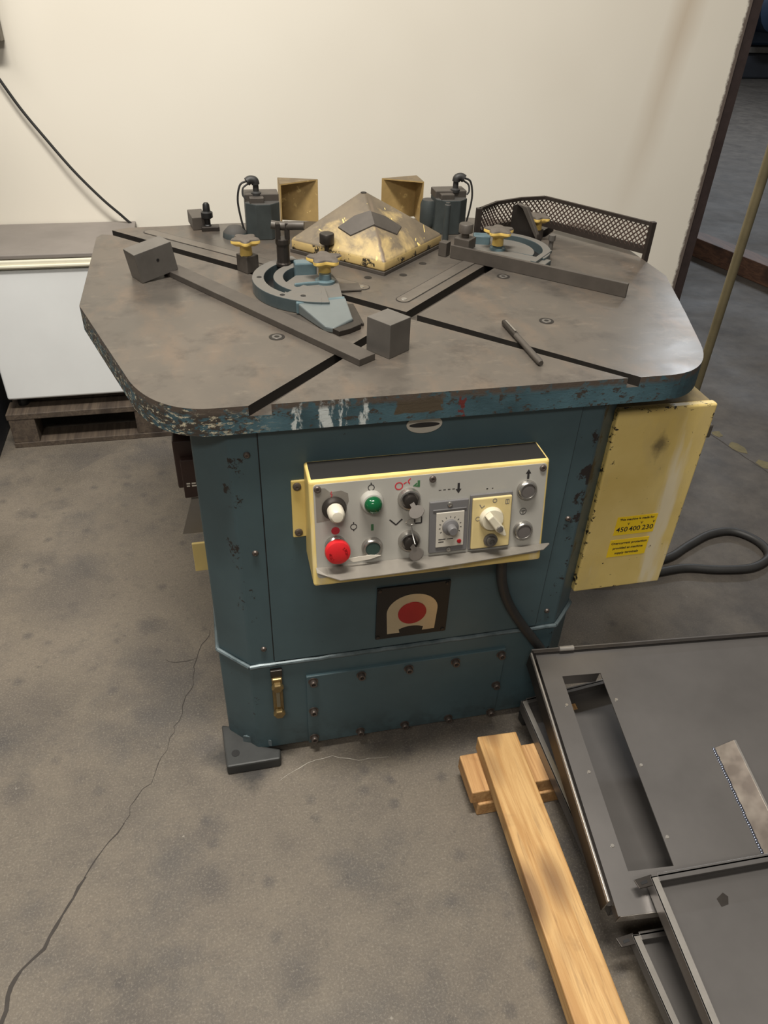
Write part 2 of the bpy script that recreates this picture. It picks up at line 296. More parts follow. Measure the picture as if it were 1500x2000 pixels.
# ------------------------------------------------------------------ mesh helpers
WL = {}
class MB:
    def __init__(s): s.v = []; s.f = []; s.mi = []; s.T = Matrix.Identity(4); s.m = 0
    def _add(s, vs, fs, T=None):
        T = s.T @ T if T is not None else s.T
        o = len(s.v); s.v += [T @ Vector(q) for q in vs]; s.f += [tuple(o+i for i in q) for q in fs]; s.mi += [s.m]*len(fs)
        return s
    def box(s, x0, x1, y0, y1, z0, z1, T=None):
        x0, x1 = sorted((x0, x1)); y0, y1 = sorted((y0, y1)); z0, z1 = sorted((z0, z1))
        return s._add([(x0, y0, z0), (x1, y0, z0), (x1, y1, z0), (x0, y1, z0), (x0, y0, z1), (x1, y0, z1), (x1, y1, z1), (x0, y1, z1)],
                      [(0, 3, 2, 1), (4, 5, 6, 7), (0, 1, 5, 4), (1, 2, 6, 5), (2, 3, 7, 6), (3, 0, 4, 7)], T)
    def prism(s, pts, z0, z1, T=None, side=None, top=None):
        """pts counter-clockwise in xy; z0/z1 may be callables of (x,y)"""
        n = len(pts); a = sum(pts[i][0]*pts[(i+1) % n][1]-pts[(i+1) % n][0]*pts[i][1] for i in range(n))
        if a < 0: pts = pts[::-1]
        fz0 = z0 if callable(z0) else (lambda x, y: z0); fz1 = z1 if callable(z1) else (lambda x, y: z1)
        vs = [(x, y, fz0(x, y)) for x, y in pts]+[(x, y, fz1(x, y)) for x, y in pts]
        fs = [tuple(range(n-1, -1, -1)), tuple(range(n, 2*n))]+[(i, (i+1) % n, n+(i+1) % n, n+i) for i in range(n)]
        m0 = s.m; s._add(vs, fs, T)
        if side is not None or top is not None:
            st = len(s.mi)-len(fs)
            if top is not None: s.mi[st+1] = top
            if side is not None:
                for i in range(n): s.mi[st+2+i] = side(pts[i], pts[(i+1) % n]) if callable(side) else side
        return s
    def lathe(s, prof, T=None, n=20, cap=True, a0=0.0, a1=2*PI):
        """prof: (r,z) from bottom to top"""
        full = abs(a1-a0-2*PI) < 1e-6; cnt = n if full else n+1
        vs = []; fs = []
        for r, z in prof:
            for i in range(cnt):
                t = a0+(a1-a0)*i/n; vs.append((r*math.cos(t), r*math.sin(t), z))
        for j in range(len(prof)-1):
            for i in range(n):
                i2 = (i+1) % cnt; fs.append((j*cnt+i, j*cnt+i2, (j+1)*cnt+i2, (j+1)*cnt+i))
        if cap and full:
            if prof[0][0] > 1e-6: fs.append(tuple(range(cnt-1, -1, -1)))
            if prof[-1][0] > 1e-6: fs.append(tuple((len(prof)-1)*cnt+i for i in range(cnt)))
        return s._add(vs, fs, T)
    def tube(s, pts, r, n=10, smoothit=True, closed=False):
        P = [Vector(q) for q in pts]
        if smoothit:
            Q = []
            for i in range(len(P)-1):
                p0 = P[max(i-1, 0)]; p1 = P[i]; p2 = P[i+1]; p3 = P[min(i+2, len(P)-1)]
                for t in range(6):
                    u = t/6; Q.append(0.5*((2*p1)+(p2-p0)*u+(2*p0-5*p1+4*p2-p3)*u*u+(3*p1-p0-3*p2+p3)*u**3))
            Q.append(P[-1]); P = Q
        vs = []; fs = []; ref = None
        for i, q in enumerate(P):
            d = (P[min(i+1, len(P)-1)]-P[max(i-1, 0)]).normalized()
            if ref is None: ref = d.orthogonal().normalized()
            ref = (ref-d*ref.dot(d)).normalized(); b = d.cross(ref)
            rr = r[i*len(r)//len(P)] if isinstance(r, (list, tuple)) else r
            for j in range(n):
                t = 2*PI*j/n; vs.append(q+rr*(math.cos(t)*ref+math.sin(t)*b))
        for i in range(len(P)-1):
            for j in range(n): fs.append((i*n+j, i*n+(j+1) % n, (i+1)*n+(j+1) % n, (i+1)*n+j))
        fs.append(tuple(range(n-1, -1, -1))); fs.append(tuple((len(P)-1)*n+j for j in range(n)))
        return s._add([tuple(q) for q in vs], fs)
    def bar(s, a, b, wd, ht, upv=(0, 0, 1)):
        a = Vector(a); b = Vector(b); d = b-a; L = d.length; d.normalize(); u = Vector(upv); sx = d.cross(u).normalized(); u = sx.cross(d)
        T = Matrix(((sx.x, d.x, u.x, a.x), (sx.y, d.y, u.y, a.y), (sx.z, d.z, u.z, a.z), (0, 0, 0, 1)))
        return s.box(-wd/2, wd/2, 0, L, -ht/2, ht/2, T)
def build(name, mb, mats, parent=None, bevel=0.0, seg=2, smooth=False, kind=None, label=None):
    me = bpy.data.meshes.new(name); bm = bmesh.new()
    vs = [bm.verts.new(v) for v in mb.v]
    for f, mi in zip(mb.f, mb.mi):
        try: fc = bm.faces.new([vs[i] for i in f])
        except ValueError: continue
        fc.material_index = mi; fc.smooth = smooth
    bmesh.ops.remove_doubles(bm, verts=bm.verts, dist=1e-6)
    bmesh.ops.recalc_face_normals(bm, faces=bm.faces)
    if bevel:
        es = [e for e in bm.edges if len(e.link_faces) == 2 and e.calc_face_angle(0) > 0.6]
        bmesh.ops.bevel(bm, geom=es, offset=bevel, segments=seg, affect='EDGES', profile=0.5, clamp_overlap=True)
    bm.verts.ensure_lookup_table()
    lo = Vector((min(v.co[i] for v in bm.verts) for i in range(3))); hi = Vector((max(v.co[i] for v in bm.verts) for i in range(3)))
    c = (lo+hi)/2
    if parent is None: c.z = lo.z
    bmesh.ops.translate(bm, vec=-c, verts=bm.verts); bm.to_mesh(me); bm.free()
    if smooth:
        try: me.set_sharp_from_angle(angle=0.7)
        except Exception: pass
    for m in ([mats] if isinstance(mats, str) else mats): me.materials.append(MT[m])
    return place(name, me, c, parent, kind, label)
def place(name, me, c, parent, kind=None, label=None):
    o = bpy.data.objects.new(name, me); COL.objects.link(o); WL[o.name] = Vector(c)
    if parent is not None: o.parent = parent; o.location = Vector(c)-WL[parent.name]
    else: o.location = c
    if kind: o['kind'] = kind
    if label: o['label'] = label
    return o
def copy_at(o, c, parent):
    q = o.copy(); COL.objects.link(q); WL[q.name] = Vector(c); q.parent = parent; q.location = Vector(c)-WL[parent.name]; return q
def thing(name, loc, label, cat, group=None):
    o = bpy.data.objects.new(name, None); COL.objects.link(o); o.location = loc; WL[o.name] = Vector(loc); o.empty_display_size = 0.1
    return tag(o, label, cat, group)
def tag(o, label, cat, group=None):
    o['label'] = label; o['category'] = cat
    if group: o['group'] = group
    return o
def text(name, body, T, size, mat, parent, ext=0.0003, bold=0.0, sx=1.0):
    cu = bpy.data.curves.new('t', 'FONT'); cu.body = body; cu.size = size; cu.align_x = 'CENTER'; cu.align_y = 'CENTER'; cu.extrude = ext; cu.offset = bold; cu.resolution_u = 3
    ob = bpy.data.objects.new('t', cu); COL.objects.link(ob)
    dg = bpy.context.evaluated_depsgraph_get(); me = bpy.data.meshes.new_from_object(ob.evaluated_get(dg)); bpy.data.objects.remove(ob); bpy.data.curves.remove(cu)
    me.name = name; me.transform(T @ Matrix.Diagonal((sx, 1, 1, 1))); cs = [v.co.copy() for v in me.vertices]
    c = Vector(((min(v[i] for v in cs)+max(v[i] for v in cs))/2 for i in range(3)))
    me.transform(Matrix.Translation(-c)); me.materials.clear(); me.materials.append(MT[mat]); return place(name, me, c, parent)
def Tr(x, y, z, rz=0.0): return Matrix.Translation((x, y, z)) @ Matrix.Rotation(rz, 4, 'Z')
def frame(origin, u, v):
    u = Vector(u).normalized(); v = Vector(v); n = u.cross(v).normalized(); v = n.cross(u)
    return Matrix(((u.x, v.x, n.x, origin[0]), (u.y, v.y, n.y, origin[1]), (u.z, v.z, n.z, origin[2]), (0, 0, 0, 1)))
def arc(cx, cy, r, a0, a1, n): return [(cx+r*math.cos(a0+(a1-a0)*i/n), cy+r*math.sin(a0+(a1-a0)*i/n)) for i in range(n+1)]
def dg(a): return math.radians(a)
def ring_sector(mb, cx, cy, r0, r1, a0, a1, z0, z1, n=24):
    mb.prism(arc(cx, cy, r1, a0, a1, n)+arc(cx, cy, r0, a1, a0, n), z0, z1); return mb

# ------------------------------------------------------------------ setting
fl = build('floor', MB().box(-6, 16, -4, 16, -0.1, 0), 'floor', kind='structure')
WY, WX = 1.5, 1.60
build('wall_back', MB().box(-4.5, WX, WY, WY+0.13, 0, 3.4), 'wall', kind='structure')
mb = MB(); mb.box(WX, WX+0.05, WY+0.012, WY+0.12, 0, 3.4); mb.box(WX+0.05, WX+0.062, WY+0.03, WY+0.1, 0, 3.4)
build('trim_1', mb, 'trim_dark', kind='structure')
build('wall_far', MB().box(-6, 16, 15.5, 15.7, 0, 5), 'far_wall_grey', kind='structure')
def crack(pts, wd, jit=0.012):
    mb = MB(); q = []
    for i in range(len(pts)-1):
        a = Vector(pts[i]); b = Vector(pts[i+1]); n = max(2, int((b-a).length/0.018))
        for j in range(n):
            p_ = a+(b-a)*j/n; q.append(p_+Vector((random.uniform(-jit, jit), random.uniform(-jit, jit)))*0.5)
    q.append(Vector(pts[-1])); vs = []; fs = []
    for i, p_ in enumerate(q):
        d = (q[min(i+1, len(q)-1)]-q[max(i-1, 0)]).normalized(); nn = Vector((-d.y, d.x)); ww = wd*random.uniform(0.3, 1.0)*(0.4 if i in (0, len(q)-1) else 1)
        vs += [(p_.x+nn.x*ww, p_.y+nn.y*ww, 0.0006), (p_.x-nn.x*ww, p_.y-nn.y*ww, 0.0006)]
    for i in range(len(q)-1): fs.append((2*i, 2*i+1, 2*i+3, 2*i+2))
    mb._add(vs, fs); return build('floor_crack', mb, 'crack', fl)
crack([(-0.463, 0.122), (-0.501, 0.016), (-0.534, -0.126), (-0.582, -0.262), (-0.632, -0.356), (-0.660, -0.410)], 0.0011, 0.014)
crack([(-0.660, -0.410), (-0.697, -0.459), (-0.727, -0.511)], 0.0022, 0.008)
crack([(-0.727, -0.511), (-0.762, -0.578), (-0.782, -0.629), (-0.817, -0.657), (-0.830, -0.684), (-0.837, -0.738), (-0.85, -0.82), (-0.90, -0.95)], 0.0042, 0.006)
crack([(-0.505, 0.018), (-0.552, 0.022), (-0.581, 0.034)], 0.0010)
sc_ = crack([(-0.334, -0.370), (-0.267, -0.337), (-0.21, -0.33), (-0.153, -0.352), (-0.083, -0.356)], 0.0007, 0.003); sc_.data.materials[0] = MT['light_plate']; sc_.name = 'floor_scratch'
mbp = MB()
for cx, cy, sx_, sy_ in [(1.52, 0.72, 0.03, 0.05), (1.55, 0.60, 0.028, 0.035), (1.50, 0.83, 0.02, 0.03), (1.545, 0.50, 0.02, 0.03)]:
    pts = [(cx+sx_*math.cos(t)*random.uniform(0.6, 1.1), cy+sy_*math.sin(t)*random.uniform(0.6, 1.1)) for t in [i*2*PI/12 for i in range(12)]]
    mbp.prism(pts, 0.0001, 0.0008)
build('yellow_floor_paint', mbp, 'paint_yellow_floor', fl, kind='stuff')
crack([(1.42, 1.1), (1.48, 0.8), (1.53, 0.55), (1.60, 0.3)], 0.003, 0.006)

# ------------------------------------------------------------------ the machine
M0 = thing('notching_machine', (-0.039, 0.05, 0), 'teal and yellow sheet metal notching machine with octagonal steel work table', 'machine')
XL, XR, YF, YB_, CH = -0.429, 0.351, -0.295, 0.48, 0.06
def octo(g=0.0):
    xl, xr, yf, yb = XL-g, XR+g, YF-g, YB_+g; c = CH+g*0.41
    return [(xl+c, yf), (xr-c, yf), (xr, yf+c), (xr, yb-c), (xr-c, yb), (xl+c, yb), (xl, yb-c), (xl, yf+c)]
build('cabinet_body', MB().prism(octo(), 0.296, 0.853), 'teal', M0, 0.004)
base = build('machine_base', MB().prism(octo(0.002), 0.022, 0.294), 'teal', M0, 0.004)
mb = MB(); pts = octo(0.003); pts = pts+[pts[0]]
for i in range(len(pts)-1):
    a, b = Vector(pts[i]), Vector(pts[i+1]); n = max(2, int((b-a).length/0.02))
    mb.tube([(a.x+(b.x-a.x)*j/n, a.y+(b.y-a.y)*j/n, 0.295+random.uniform(-0.0012, 0.0012)) for j in range(n+1)], 0.0048, 8, False)
k_ = simple('weld_teal', rgb(78, 94, 98), 0.4, 0.2, 0.4, 24, c2=rgb(112, 124, 128))
build('weld_seam', mb, 'weld_teal', M0, smooth=True)
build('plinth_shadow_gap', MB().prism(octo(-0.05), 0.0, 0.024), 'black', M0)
# front panel between seams and the bolted base cover
fp = build('front_panel', MB().box(-0.320, 0.245, YF-0.0035, YF+0.003, 0.303, 0.853), 'teal', M0, 0.001)
for sx_ in (-0.3208, 0.2458): build('panel_gap_shade', MB().box(sx_-0.0010, sx_+0.0010, YF-0.0006, YF, 0.303, 0.852), 'black', M0)  # black strips paint in the shade of the gaps beside the panel
mb = MB(); scr = None
for x, z in [(-0.340, 0.591), (-0.340, 0.341), (-0.340, 0.80), (0.266, 0.591), (0.266, 0.341)]:
    T = Matrix.Translation((x, YF, z)) @ Matrix.Rotation(PI/2, 4, 'X')
    m_ = MB(); m_.lathe([(0.0058, -0.002), (0.0058, 0.002), (0.004, 0.0042), (0.0022, 0.0044), (0.002, 0.003)], T, 14)
    if scr is None: scr = build('screw', m_, 'bolt', M0, smooth=True)
    else: copy_at(scr, (x, YF-0.0012, z), M0)
cv = build('base_cover', MB().box(-0.258, 0.184, YF-0.009, YF+0.0, 0.026, 0.248), 'teal', M0, 0.0015)
bolt0 = None
for x, z in [(-0.244, 0.233), (-0.141, 0.232), (-0.037, 0.231), (0.068, 0.231), (0.173, 0.233), (-0.245, 0.138), (0.174, 0.132), (-0.245, 0.045), (-0.140, 0.042), (-0.036, 0.040), (0.069, 0.038), (0.173, 0.036)]:
    if bolt0 is None:
        T = Matrix.Translation((x, YF-0.009, z)) @ Matrix.Rotation(PI/2, 4, 'X')
        m_ = MB(); m_.lathe([(0.0105, 0), (0.0105, 0.002), (0.0072, 0.002), (0.0078, 0.003), (0.0078, 0.0105), (0.0070, 0.0115), (0.0042, 0.0115), (0.0042, 0.005), (0.0, 0.005)], T, 16)
        bolt0 = build('socket_bolt', m_, 'bolt', cv, smooth=True)
    else: copy_at(bolt0, (x, YF-0.009-0.00575, z), cv)
# oil sight gauge
g = build('oil_gauge', MB().box(-0.331, -0.307, YF-0.010, YF, 0.262, 0.282), 'dark_steel', M0, 0.001)
build('gauge_frame', MB().box(-0.330, -0.308, YF-0.016, YF, 0.148, 0.262), 'brass', g, 0.003)
build('sight_glass', MB().box(-0.323, -0.315, YF-0.019, YF-0.015, 0.178, 0.232), 'glass', g, 0.001)
hx = None
for z in (0.243, 0.160):
    T = Matrix.Translation((-0.319, YF-0.016, z)) @ Matrix.Rotation(PI/2, 4, 'X')
    if hx is None: hx = build('hex_bolt', MB().lathe([(0.0125, 0), (0.0125, 0.009), (0.010, 0.011)], T, 6), 'brass', g, 0.0006)
    else: copy_at(hx, (-0.319, YF-0.016-0.0055, z), g)
# feet
def foot(sx, name='corner_foot'):
    cx = -0.039; X = lambda v: cx+(v-cx)*sx
    mb = MB(); mb.prism([(X(-0.442), -0.335), (X(-0.325), -0.335), (X(-0.322), -0.31), (X(-0.36), -0.295), (X(-0.40), -0.262), (X(-0.425), -0.228), (X(-0.448), -0.22)], 0.0, 0.030)
    f = build(name, mb, 'dark_cast', M0, 0.004)
    m2 = MB(); m2.lathe([(0.009, 0.0302), (0.009, 0.0308), (0.0, 0.0308)], Matrix.Translation((X(-0.421), -0.303, 0)), 16)
    build('bolt_hole', m2, 'black', f)
    m3 = MB(); m3.prism([(X(-0.402), -0.275), (X(-0.34), -0.300), (X(-0.37), -0.27)], 0.03, 0.05); build('weld_fillet', m3, 'weld_teal', f)
foot(1); foot(-1)
# logo plate
lp = build('logo_plate', MB().box(-0.113, 0.037, YF-0.008, YF-0.003, 0.331, 0.472), 'black', M0, 0.001)
T0 = frame((-0.039, YF-0.0082, 0.400), (1, 0, 0), (0, 0, 1))
mb = MB()
mb.prism([(-0.050, -0.056)]+[(-0.053, 0.002)]+[(0.0+0.053*math.cos(t), 0.002+0.046*math.sin(t)) for t in [PI-PI*i/24 for i in range(25)]][1:]+[(0.050, -0.056), (0.024, -0.056), (0.026, -0.046)]+[(0.028*math.cos(t), -0.052+0.012*math.sin(t)) for t in [dg(35+110*i/8) for i in range(9)]]+[(-0.026, -0.046), (-0.024, -0.056)], 0, 0.0006, T0)
build('arch_emblem', mb, 'logo_silver', lp)
mb = MB(); mb.lathe([(0.0295, 0.0006), (0.0295, 0.0018), (0.0, 0.0018)], T0 @ Matrix.Translation((0, -0.003, 0)), 32); build('red_disc', mb, 'dark_red', lp)
rv = None
for dx, dz in [(-0.069, 0.066), (0.069, 0.066), (-0.069, -0.063), (0.069, -0.063)]:
    if rv is None:
        mb = MB(); mb.lathe([(0.0042, 0), (0.0038, 0.0018), (0.001, 0.0024)], T0 @ Matrix.Translation((dx, dz, 0)), 12); rv = build('rivet', mb, 'dark_steel', lp, smooth=True)
    else: copy_at(rv, (-0.039+dx, YF-0.0082-0.0012, 0.400+dz), lp)
# oval badge under the table edge
mb = MB(); T1 = frame((-0.043, YF-0.0035, 0.834), (1, 0, 0), (0, 0, 1))
mb.prism([(0.031*math.cos(t), 0.017*math.sin(t)) for t in [i*2*PI/32 for i in range(32)]], 0, 0.0025, T1); bd = build('maker_badge', mb, 'light_plate', M0)
mb = MB(); mb.prism([(0.0265*math.cos(t), 0.0045*math.sin(t)-0.001) for t in [i*2*PI/32 for i in range(32)]], 0.0025, 0.003, T1); build('badge_band', mb, 'dark_print', bd)
# conduit from the panel to the base
build('conduit_hose', MB().tube([(0.118, -0.33, 0.60), (0.128, -0.325, 0.52), (0.140, -0.318, 0.46), (0.165, -0.312, 0.395), (0.205, -0.309, 0.325), (0.245, -0.3075, 0.265), (0.276, -0.3075, 0.215), (0.300, -0.3075, 0.15), (0.315, -0.300, 0.08)], 0.0105, 12), 'black_rubber', M0, smooth=True)
# brown unit and yellow bracket on the left side
b = build('junction_unit', MB().box(-0.474, -0.43, -0.06, 0.08, 0.585, 0.695), 'brown_box', M0, 0.003)
build('unit_cap', MB().lathe([(0.026, 0.695), (0.026, 0.73), (0.020, 0.735), (0.020, 0.80)], Tr(-0.452, 0.0, 0), 16), 'black', b, smooth=True)
build('unit_latch', MB().box(-0.463, -0.43, -0.075, -0.06, 0.570, 0.66), 'brown_box', b, 0.002)
T2 = frame((-0.4475, -0.0756, 0.600), (1, 0, 0), (0, 0, 1)); mb = MB()
for i, (u, v, l) in enumerate([(-0.009, 0.004, 0.007), (0.001, 0.004, 0.008), (-0.009, -0.002, 0.006), (0.001, -0.002, 0.010)]): mb.box(u, u+l, v, v+0.003, 0, 0.0004, T2)
build('white_print', mb, 'paper', b, kind='stuff')
yb = build('side_bracket', MB().box(-0.462, -0.43, -0.104, -0.098, 0.400, 0.474), 'yellow', M0, 0.001)
build('bracket_leg', MB().box(-0.436, -0.43, -0.10, 0.02, 0.400, 0.474), 'yellow', yb, 0.001)
mb = MB(); mb.prism([(-0.480, 0.47), (-0.436, 0.47), (-0.436, 0.56), (-0.452, 0.56)], 0.060, 0.062, Matrix(((1, 0, 0, 0), (0, 0, -1, 0), (0, 1, 0, 0), (0, 0, 0, 1)))); build('side_flap', mb, 'plastic_sheet', M0)

# --- table
H, TP, SW = 0.90, 0.018, 0.0125      # top, plate thickness, half slot width
s2 = SW*math.sqrt(2)
def edge_mat(a, b):       # slot walls dark steel, outer rim painted
    mx, my = (a[0]+b[0])/2, (a[1]+b[1])/2
    return 2 if min(abs(abs(mx)-abs(my)), 1) < s2*1.3 and abs(abs(b[0]-a[0])-abs(b[1]-a[1])) < 0.004 and math.hypot(b[0]-a[0], b[1]-a[1]) > 0.1 else 1
def rounded_corner(sg):   # front corner of the left (-1) / right (+1) plate, running from the front edge outwards
    P = [(0.385, -0.314)]
    p0, p1, p2 = Vector((0.385, -0.314)), Vector((0.470, -0.314)), Vector((0.512, -0.205))
    for i in range(1, 13):
        t = i/12; q = p0*(1-t)**2+2*p1*t*(1-t)+p2*t*t; P.append((q.x, q.y))
    return [(sg*x, y) for x, y in P]
RC = rounded_corner(1); FY = -0.314
right = [(s2+0.0, 0.0), (-FY+s2, FY)]+RC+[(0.565, -0.060), (0.638, 0.15), (0.642, 0.52), (0.60, 0.565), (0.565, 0.565-0.018+0.0)]
right[-1] = (0.565, 0.565-s2)
left = [(-x, y) for x, y in right]
left = [(-s2, 0.0), (FY-s2, FY)]+rounded_corner(-1)+[(-0.562, -0.050), (-0.620, 0.13), (-0.622, 0.555), (-0.612, 0.578), (-0.578-s2/2, 0.578-s2/2+0.0)]
left[-1] = (-0.588, 0.588-s2)
front = [(0.0045, -s2+0.0045), (-0.0045, -s2-0.0045), (FY+s2, FY), (-FY-0.006, FY)]
front = [(-(s2-0.006)/2, -(s2+0.006)/2), (FY+s2, FY), (-FY-0.006, FY)]
back = [(0, s2), (0.555-s2, 0.555), (0.44, 0.60), (0.30, 0.64), (-0.30, 0.64), (-0.425, 0.632), (-0.555, 0.625), (-0.600+s2*0.7, 0.600+s2*0.0)]
back[-1] = (-0.590, 0.590+s2)
for nm, pl in (('left', left), ('right', right), ('front', front), ('back', back)):
    mb = MB(); mb.prism(pl, H-TP, H, side=edge_mat, top=0); build('table_plate', mb, ['table', 'rim', 'slot_dark'], M0)
under = [(-x, y) for x, y in RC[::-1]]+RC+[(0.565, -0.060), (0.638, 0.15), (0.642, 0.52), (0.60, 0.565), (0.44, 0.60), (0.30, 0.64), (-0.30, 0.64), (-0.425, 0.632), (-0.555, 0.625), (-0.612, 0.578), (-0.622, 0.555), (-0.620, 0.13), (-0.562, -0.05)]
mb = MB(); mb.prism(under, H-0.049, H-TP-0.0002, side=1, top=0); build('table_base', mb, ['table', 'rim'], M0)
# countersunk screws in the table
cs = None
for x, y in [(-0.262, -0.066), (0.262, -0.062), (0.262, 0.187), (-0.262, 0.187)]:
    if cs is None:
        mb = MB(); mb.lathe([(0.0145, H+0.0002), (0.0145, H+0.0006), (0.0125, H+0.0007), (0.0095, H+0.0005)], Tr(x, y, 0), 24); mb.m = 1; mb.lathe([(0.0096, H+0.0003), (0.0090, H+0.0012), (0.0048, H+0.0012), (0.0046, H+0.0004), (0.0, H+0.0004)], Tr(x, y, 0), 18)
        cs = build('countersunk_screw', mb, ['slot_dark', 'block_steel'], M0, smooth=True)
    else: copy_at(cs, (x, y, H+0.0007), M0)
hl = None
for x, y in [(-0.037, 0.215), (0.043, 0.222), (0.105, 0.290), (-0.107, 0.290)]:
    if hl is None:
        mb = MB(); mb.lathe([(0.0085, H+0.0002), (0.0085, H+0.0005), (0.0, H+0.0005)], Tr(x, y, 0), 18); hl = build('dirty_bolt_hole', mb, 'slot_dark', M0)
    else: copy_at(hl, (x, y, H+0.00035), M0)
# inlaid rules with rounded ends beside the slots
def inlay(a, b, wd=0.028):
    a = Vector(a); b = Vector(b); d = (b-a).normalized(); n = Vector((-d.y, d.x)); r = wd/2; ang = math.atan2(n.y, n.x)
    o_ = MB(); i_ = MB()
    for m_, rr, z1 in ((o_, r+0.0022, H+0.0004), (i_, r, H+0.0010)):
        m_.prism([(a.x+rr*math.cos(ang+PI*i/12), a.y+rr*math.sin(ang+PI*i/12)) for i in range(13)]+[(b.x+rr*math.cos(ang+PI+PI*i/12), b.y+rr*math.sin(ang+PI+PI*i/12)) for i in range(13)], H+0.0001, z1)
    g_ = build('inlay_groove', o_, 'slot_dark', M0); build('inlay_rule', i_, 'inlay_steel', g_)
    mb = MB(); mb.lathe([(0.0065, H+0.001), (0.006, H+0.0016), (0.002, H+0.0013)], Tr(a.x+d.x*0.002, a.y+d.y*0.002, 0), 14); build('inlay_screw', mb, 'chrome', g_)
inlay((0.010, 0.082), (0.235, 0.307))
inlay((-0.060, 0.160), (-0.500, 0.585))
# --- blade cover: four sided pyramid lid set corner on
CY, HD = 0.402, 0.183
D = [(0, CY-HD), (HD, CY), (0, CY+HD), (-HD, CY)]
mb = MB(); mb.prism(D, H+0.0001, H+0.008); cov = build('cover_plate', mb, 'dusty_steel', M0, 0.001)
f_ = 0.985; a_ = 0.05; AX, AY, AZ = -0.011, CY+0.006, H+0.126
vs = [(x*f_, CY+(y-CY)*f_, H+0.008) for x, y in D]+[(x*f_, CY+(y-CY)*f_, H+0.030) for x, y in D]+[(AX+x*a_, AY+(y-CY)*a_, AZ) for x, y in D]
mb = MB(); mb._add(vs, [(0, 1, 5, 4), (1, 2, 6, 5), (2, 3, 7, 6), (3, 0, 4, 7), (4, 5, 9, 8), (5, 6, 10, 9), (6, 7, 11, 10), (7, 4, 8, 11), (8, 9, 10, 11), (3, 2, 1, 0)])
lid = build('pyramid_lid', mb, 'lid', M0, 0.004, 3, smooth=True)
mb = MB(); mb.lathe([(0.0068, -0.002), (0.0068, 0.0006), (0, 0.0006)], Tr(AX, AY, AZ), 16); build('apex_hole', mb, 'slot_dark', lid)
def lid_z(x, y, sg):
    a, b, c = Vector(vs[4]), Vector(vs[5] if sg > 0 else vs[7]), Vector(vs[8]); nv = (b-a).cross(c-a); return a.z-(nv.x*(x-a.x)+nv.y*(y-a.y))/nv.z
mb = MB()
for sg, pl_ in ((-1, [(-0.078, 0.358), (-0.056, 0.322), (-0.004, 0.313), (-0.006, 0.349), (-0.040, 0.360)]), (1, [(-0.006, 0.349), (-0.004, 0.313), (0.050, 0.321), (0.067, 0.352), (0.030, 0.358)])):
    n = len(pl_); mb._add([(x, y, lid_z(x, y, sg)+0.0032) for x, y in pl_]+[(x, y, lid_z(x, y, sg)-0.002) for x, y in pl_], [tuple(range(n))]+[(i_, (i_+1) % n, n+(i_+1) % n, n+i_) for i_ in range(n)])
build('lid_patch', mb, 'dusty_steel', lid)
# --- hollow three cornered guards behind the lid
for sg in (-1, 1):
    bl, flp, tip = (sg*0.180, 0.662), (sg*0.182, 0.594), (sg*0.082, 0.637)
    mb = MB(); z0, z1 = H, H+0.102
    mb.prism([bl, flp, tip], z1-0.003, z1)
    def sheet(a, b, t=0.003):
        a = Vector(a); b = Vector(b); n_ = Vector((-(b-a).y, (b-a).x)).normalized()*t
        mb.prism([tuple(a), tuple(b), tuple(b+n_), tuple(a+n_)], z0, z1-0.0005)
    if sg < 0: sheet(tip, bl); sheet(bl, flp)
    else: sheet(bl, tip); sheet(flp, bl)
    build('tip_guard', mb, 'guard_yellow', M0)
# --- limit switch housings
def switch(cx, cy, sg):
    mb = MB(); hw = 0.040
    pts = [(cx-hw, cy-0.02), (cx-hw+0.022, cy-hw), (cx+hw-0.022, cy-hw), (cx+hw, cy-0.02), (cx+hw, cy+0.03), (cx-hw, cy+0.03)]
    mb.prism(pts, H, H+0.082); sw = build('switch_housing', mb, 'switch_blue', M0, 0.002)
    mb = MB(); mb.box(cx-hw, cx+hw, cy-0.012, cy+0.034, H+0.080, H+0.098); mb.box(cx-0.03, cx+0.004, cy-0.03, cy-0.010, H+0.080, H+0.094); build('switch_cover', mb, 'dusty_steel', sw, 0.002)
    px, py = cx+sg*0.012, cy-0.004
    mb = MB(); mb.lathe([(0.012, H+0.094), (0.012, H+0.100), (0.007, H+0.103), (0.0065, H+0.122)], Tr(px, py, 0), 14); mb.tube([(px, py, H+0.118), (px+sg*0.002, py, H+0.126), (px+sg*0.012, py, H+0.128), (px+sg*0.020, py-0.002, H+0.124)], 0.0095, 12); build('cable_plug', mb, 'black_rubber', sw, smooth=True)
    mb = MB(); mb.tube([(px+sg*0.018, py-0.002, H+0.126), (px+sg*0.036, py-0.004, H+0.118), (px+sg*0.044, py-0.004, H+0.085), (px+sg*0.040, py-0.004, H+0.045), (px+sg*0.032, py-0.004, H+0.008)], 0.0024, 8)
    mb.tube([(px+sg*0.018, py-0.004, H+0.120), (px+sg*0.030, py-0.008, H+0.112), (px+sg*0.032, py-0.012, H+0.098), (px+sg*0.026, py-0.014, H+0.090)], 0.0022, 8); build('switch_wires', mb, 'black_rubber', sw, smooth=True)
switch(-0.232, 0.535, -1); switch(0.232, 0.530, 1)
build('clamp_column', MB().lathe([(0.0075, H), (0.0075, H+0.083), (0.0055, H+0.085), (0.0055, H+0.088), (0, H+0.088)], Tr(0.205, 0.452, 0), 14), 'switch_blue', M0, smooth=True)
build('hinge_barrel', MB().lathe([(0.019, H+0.01), (0.022, H+0.02), (0.022, H+0.06), (0.018, H+0.072), (0.0, H+0.072)], Tr(0.185, 0.545, 0), 16), 'switch_blue', M0, smooth=True)
build('rear_lug', MB().lathe([(0.030, H), (0.028, H+0.012), (0.016, H+0.024), (0, H+0.027)], Tr(-0.300, 0.530, 0), 16), 'switch_blue', M0, smooth=True)
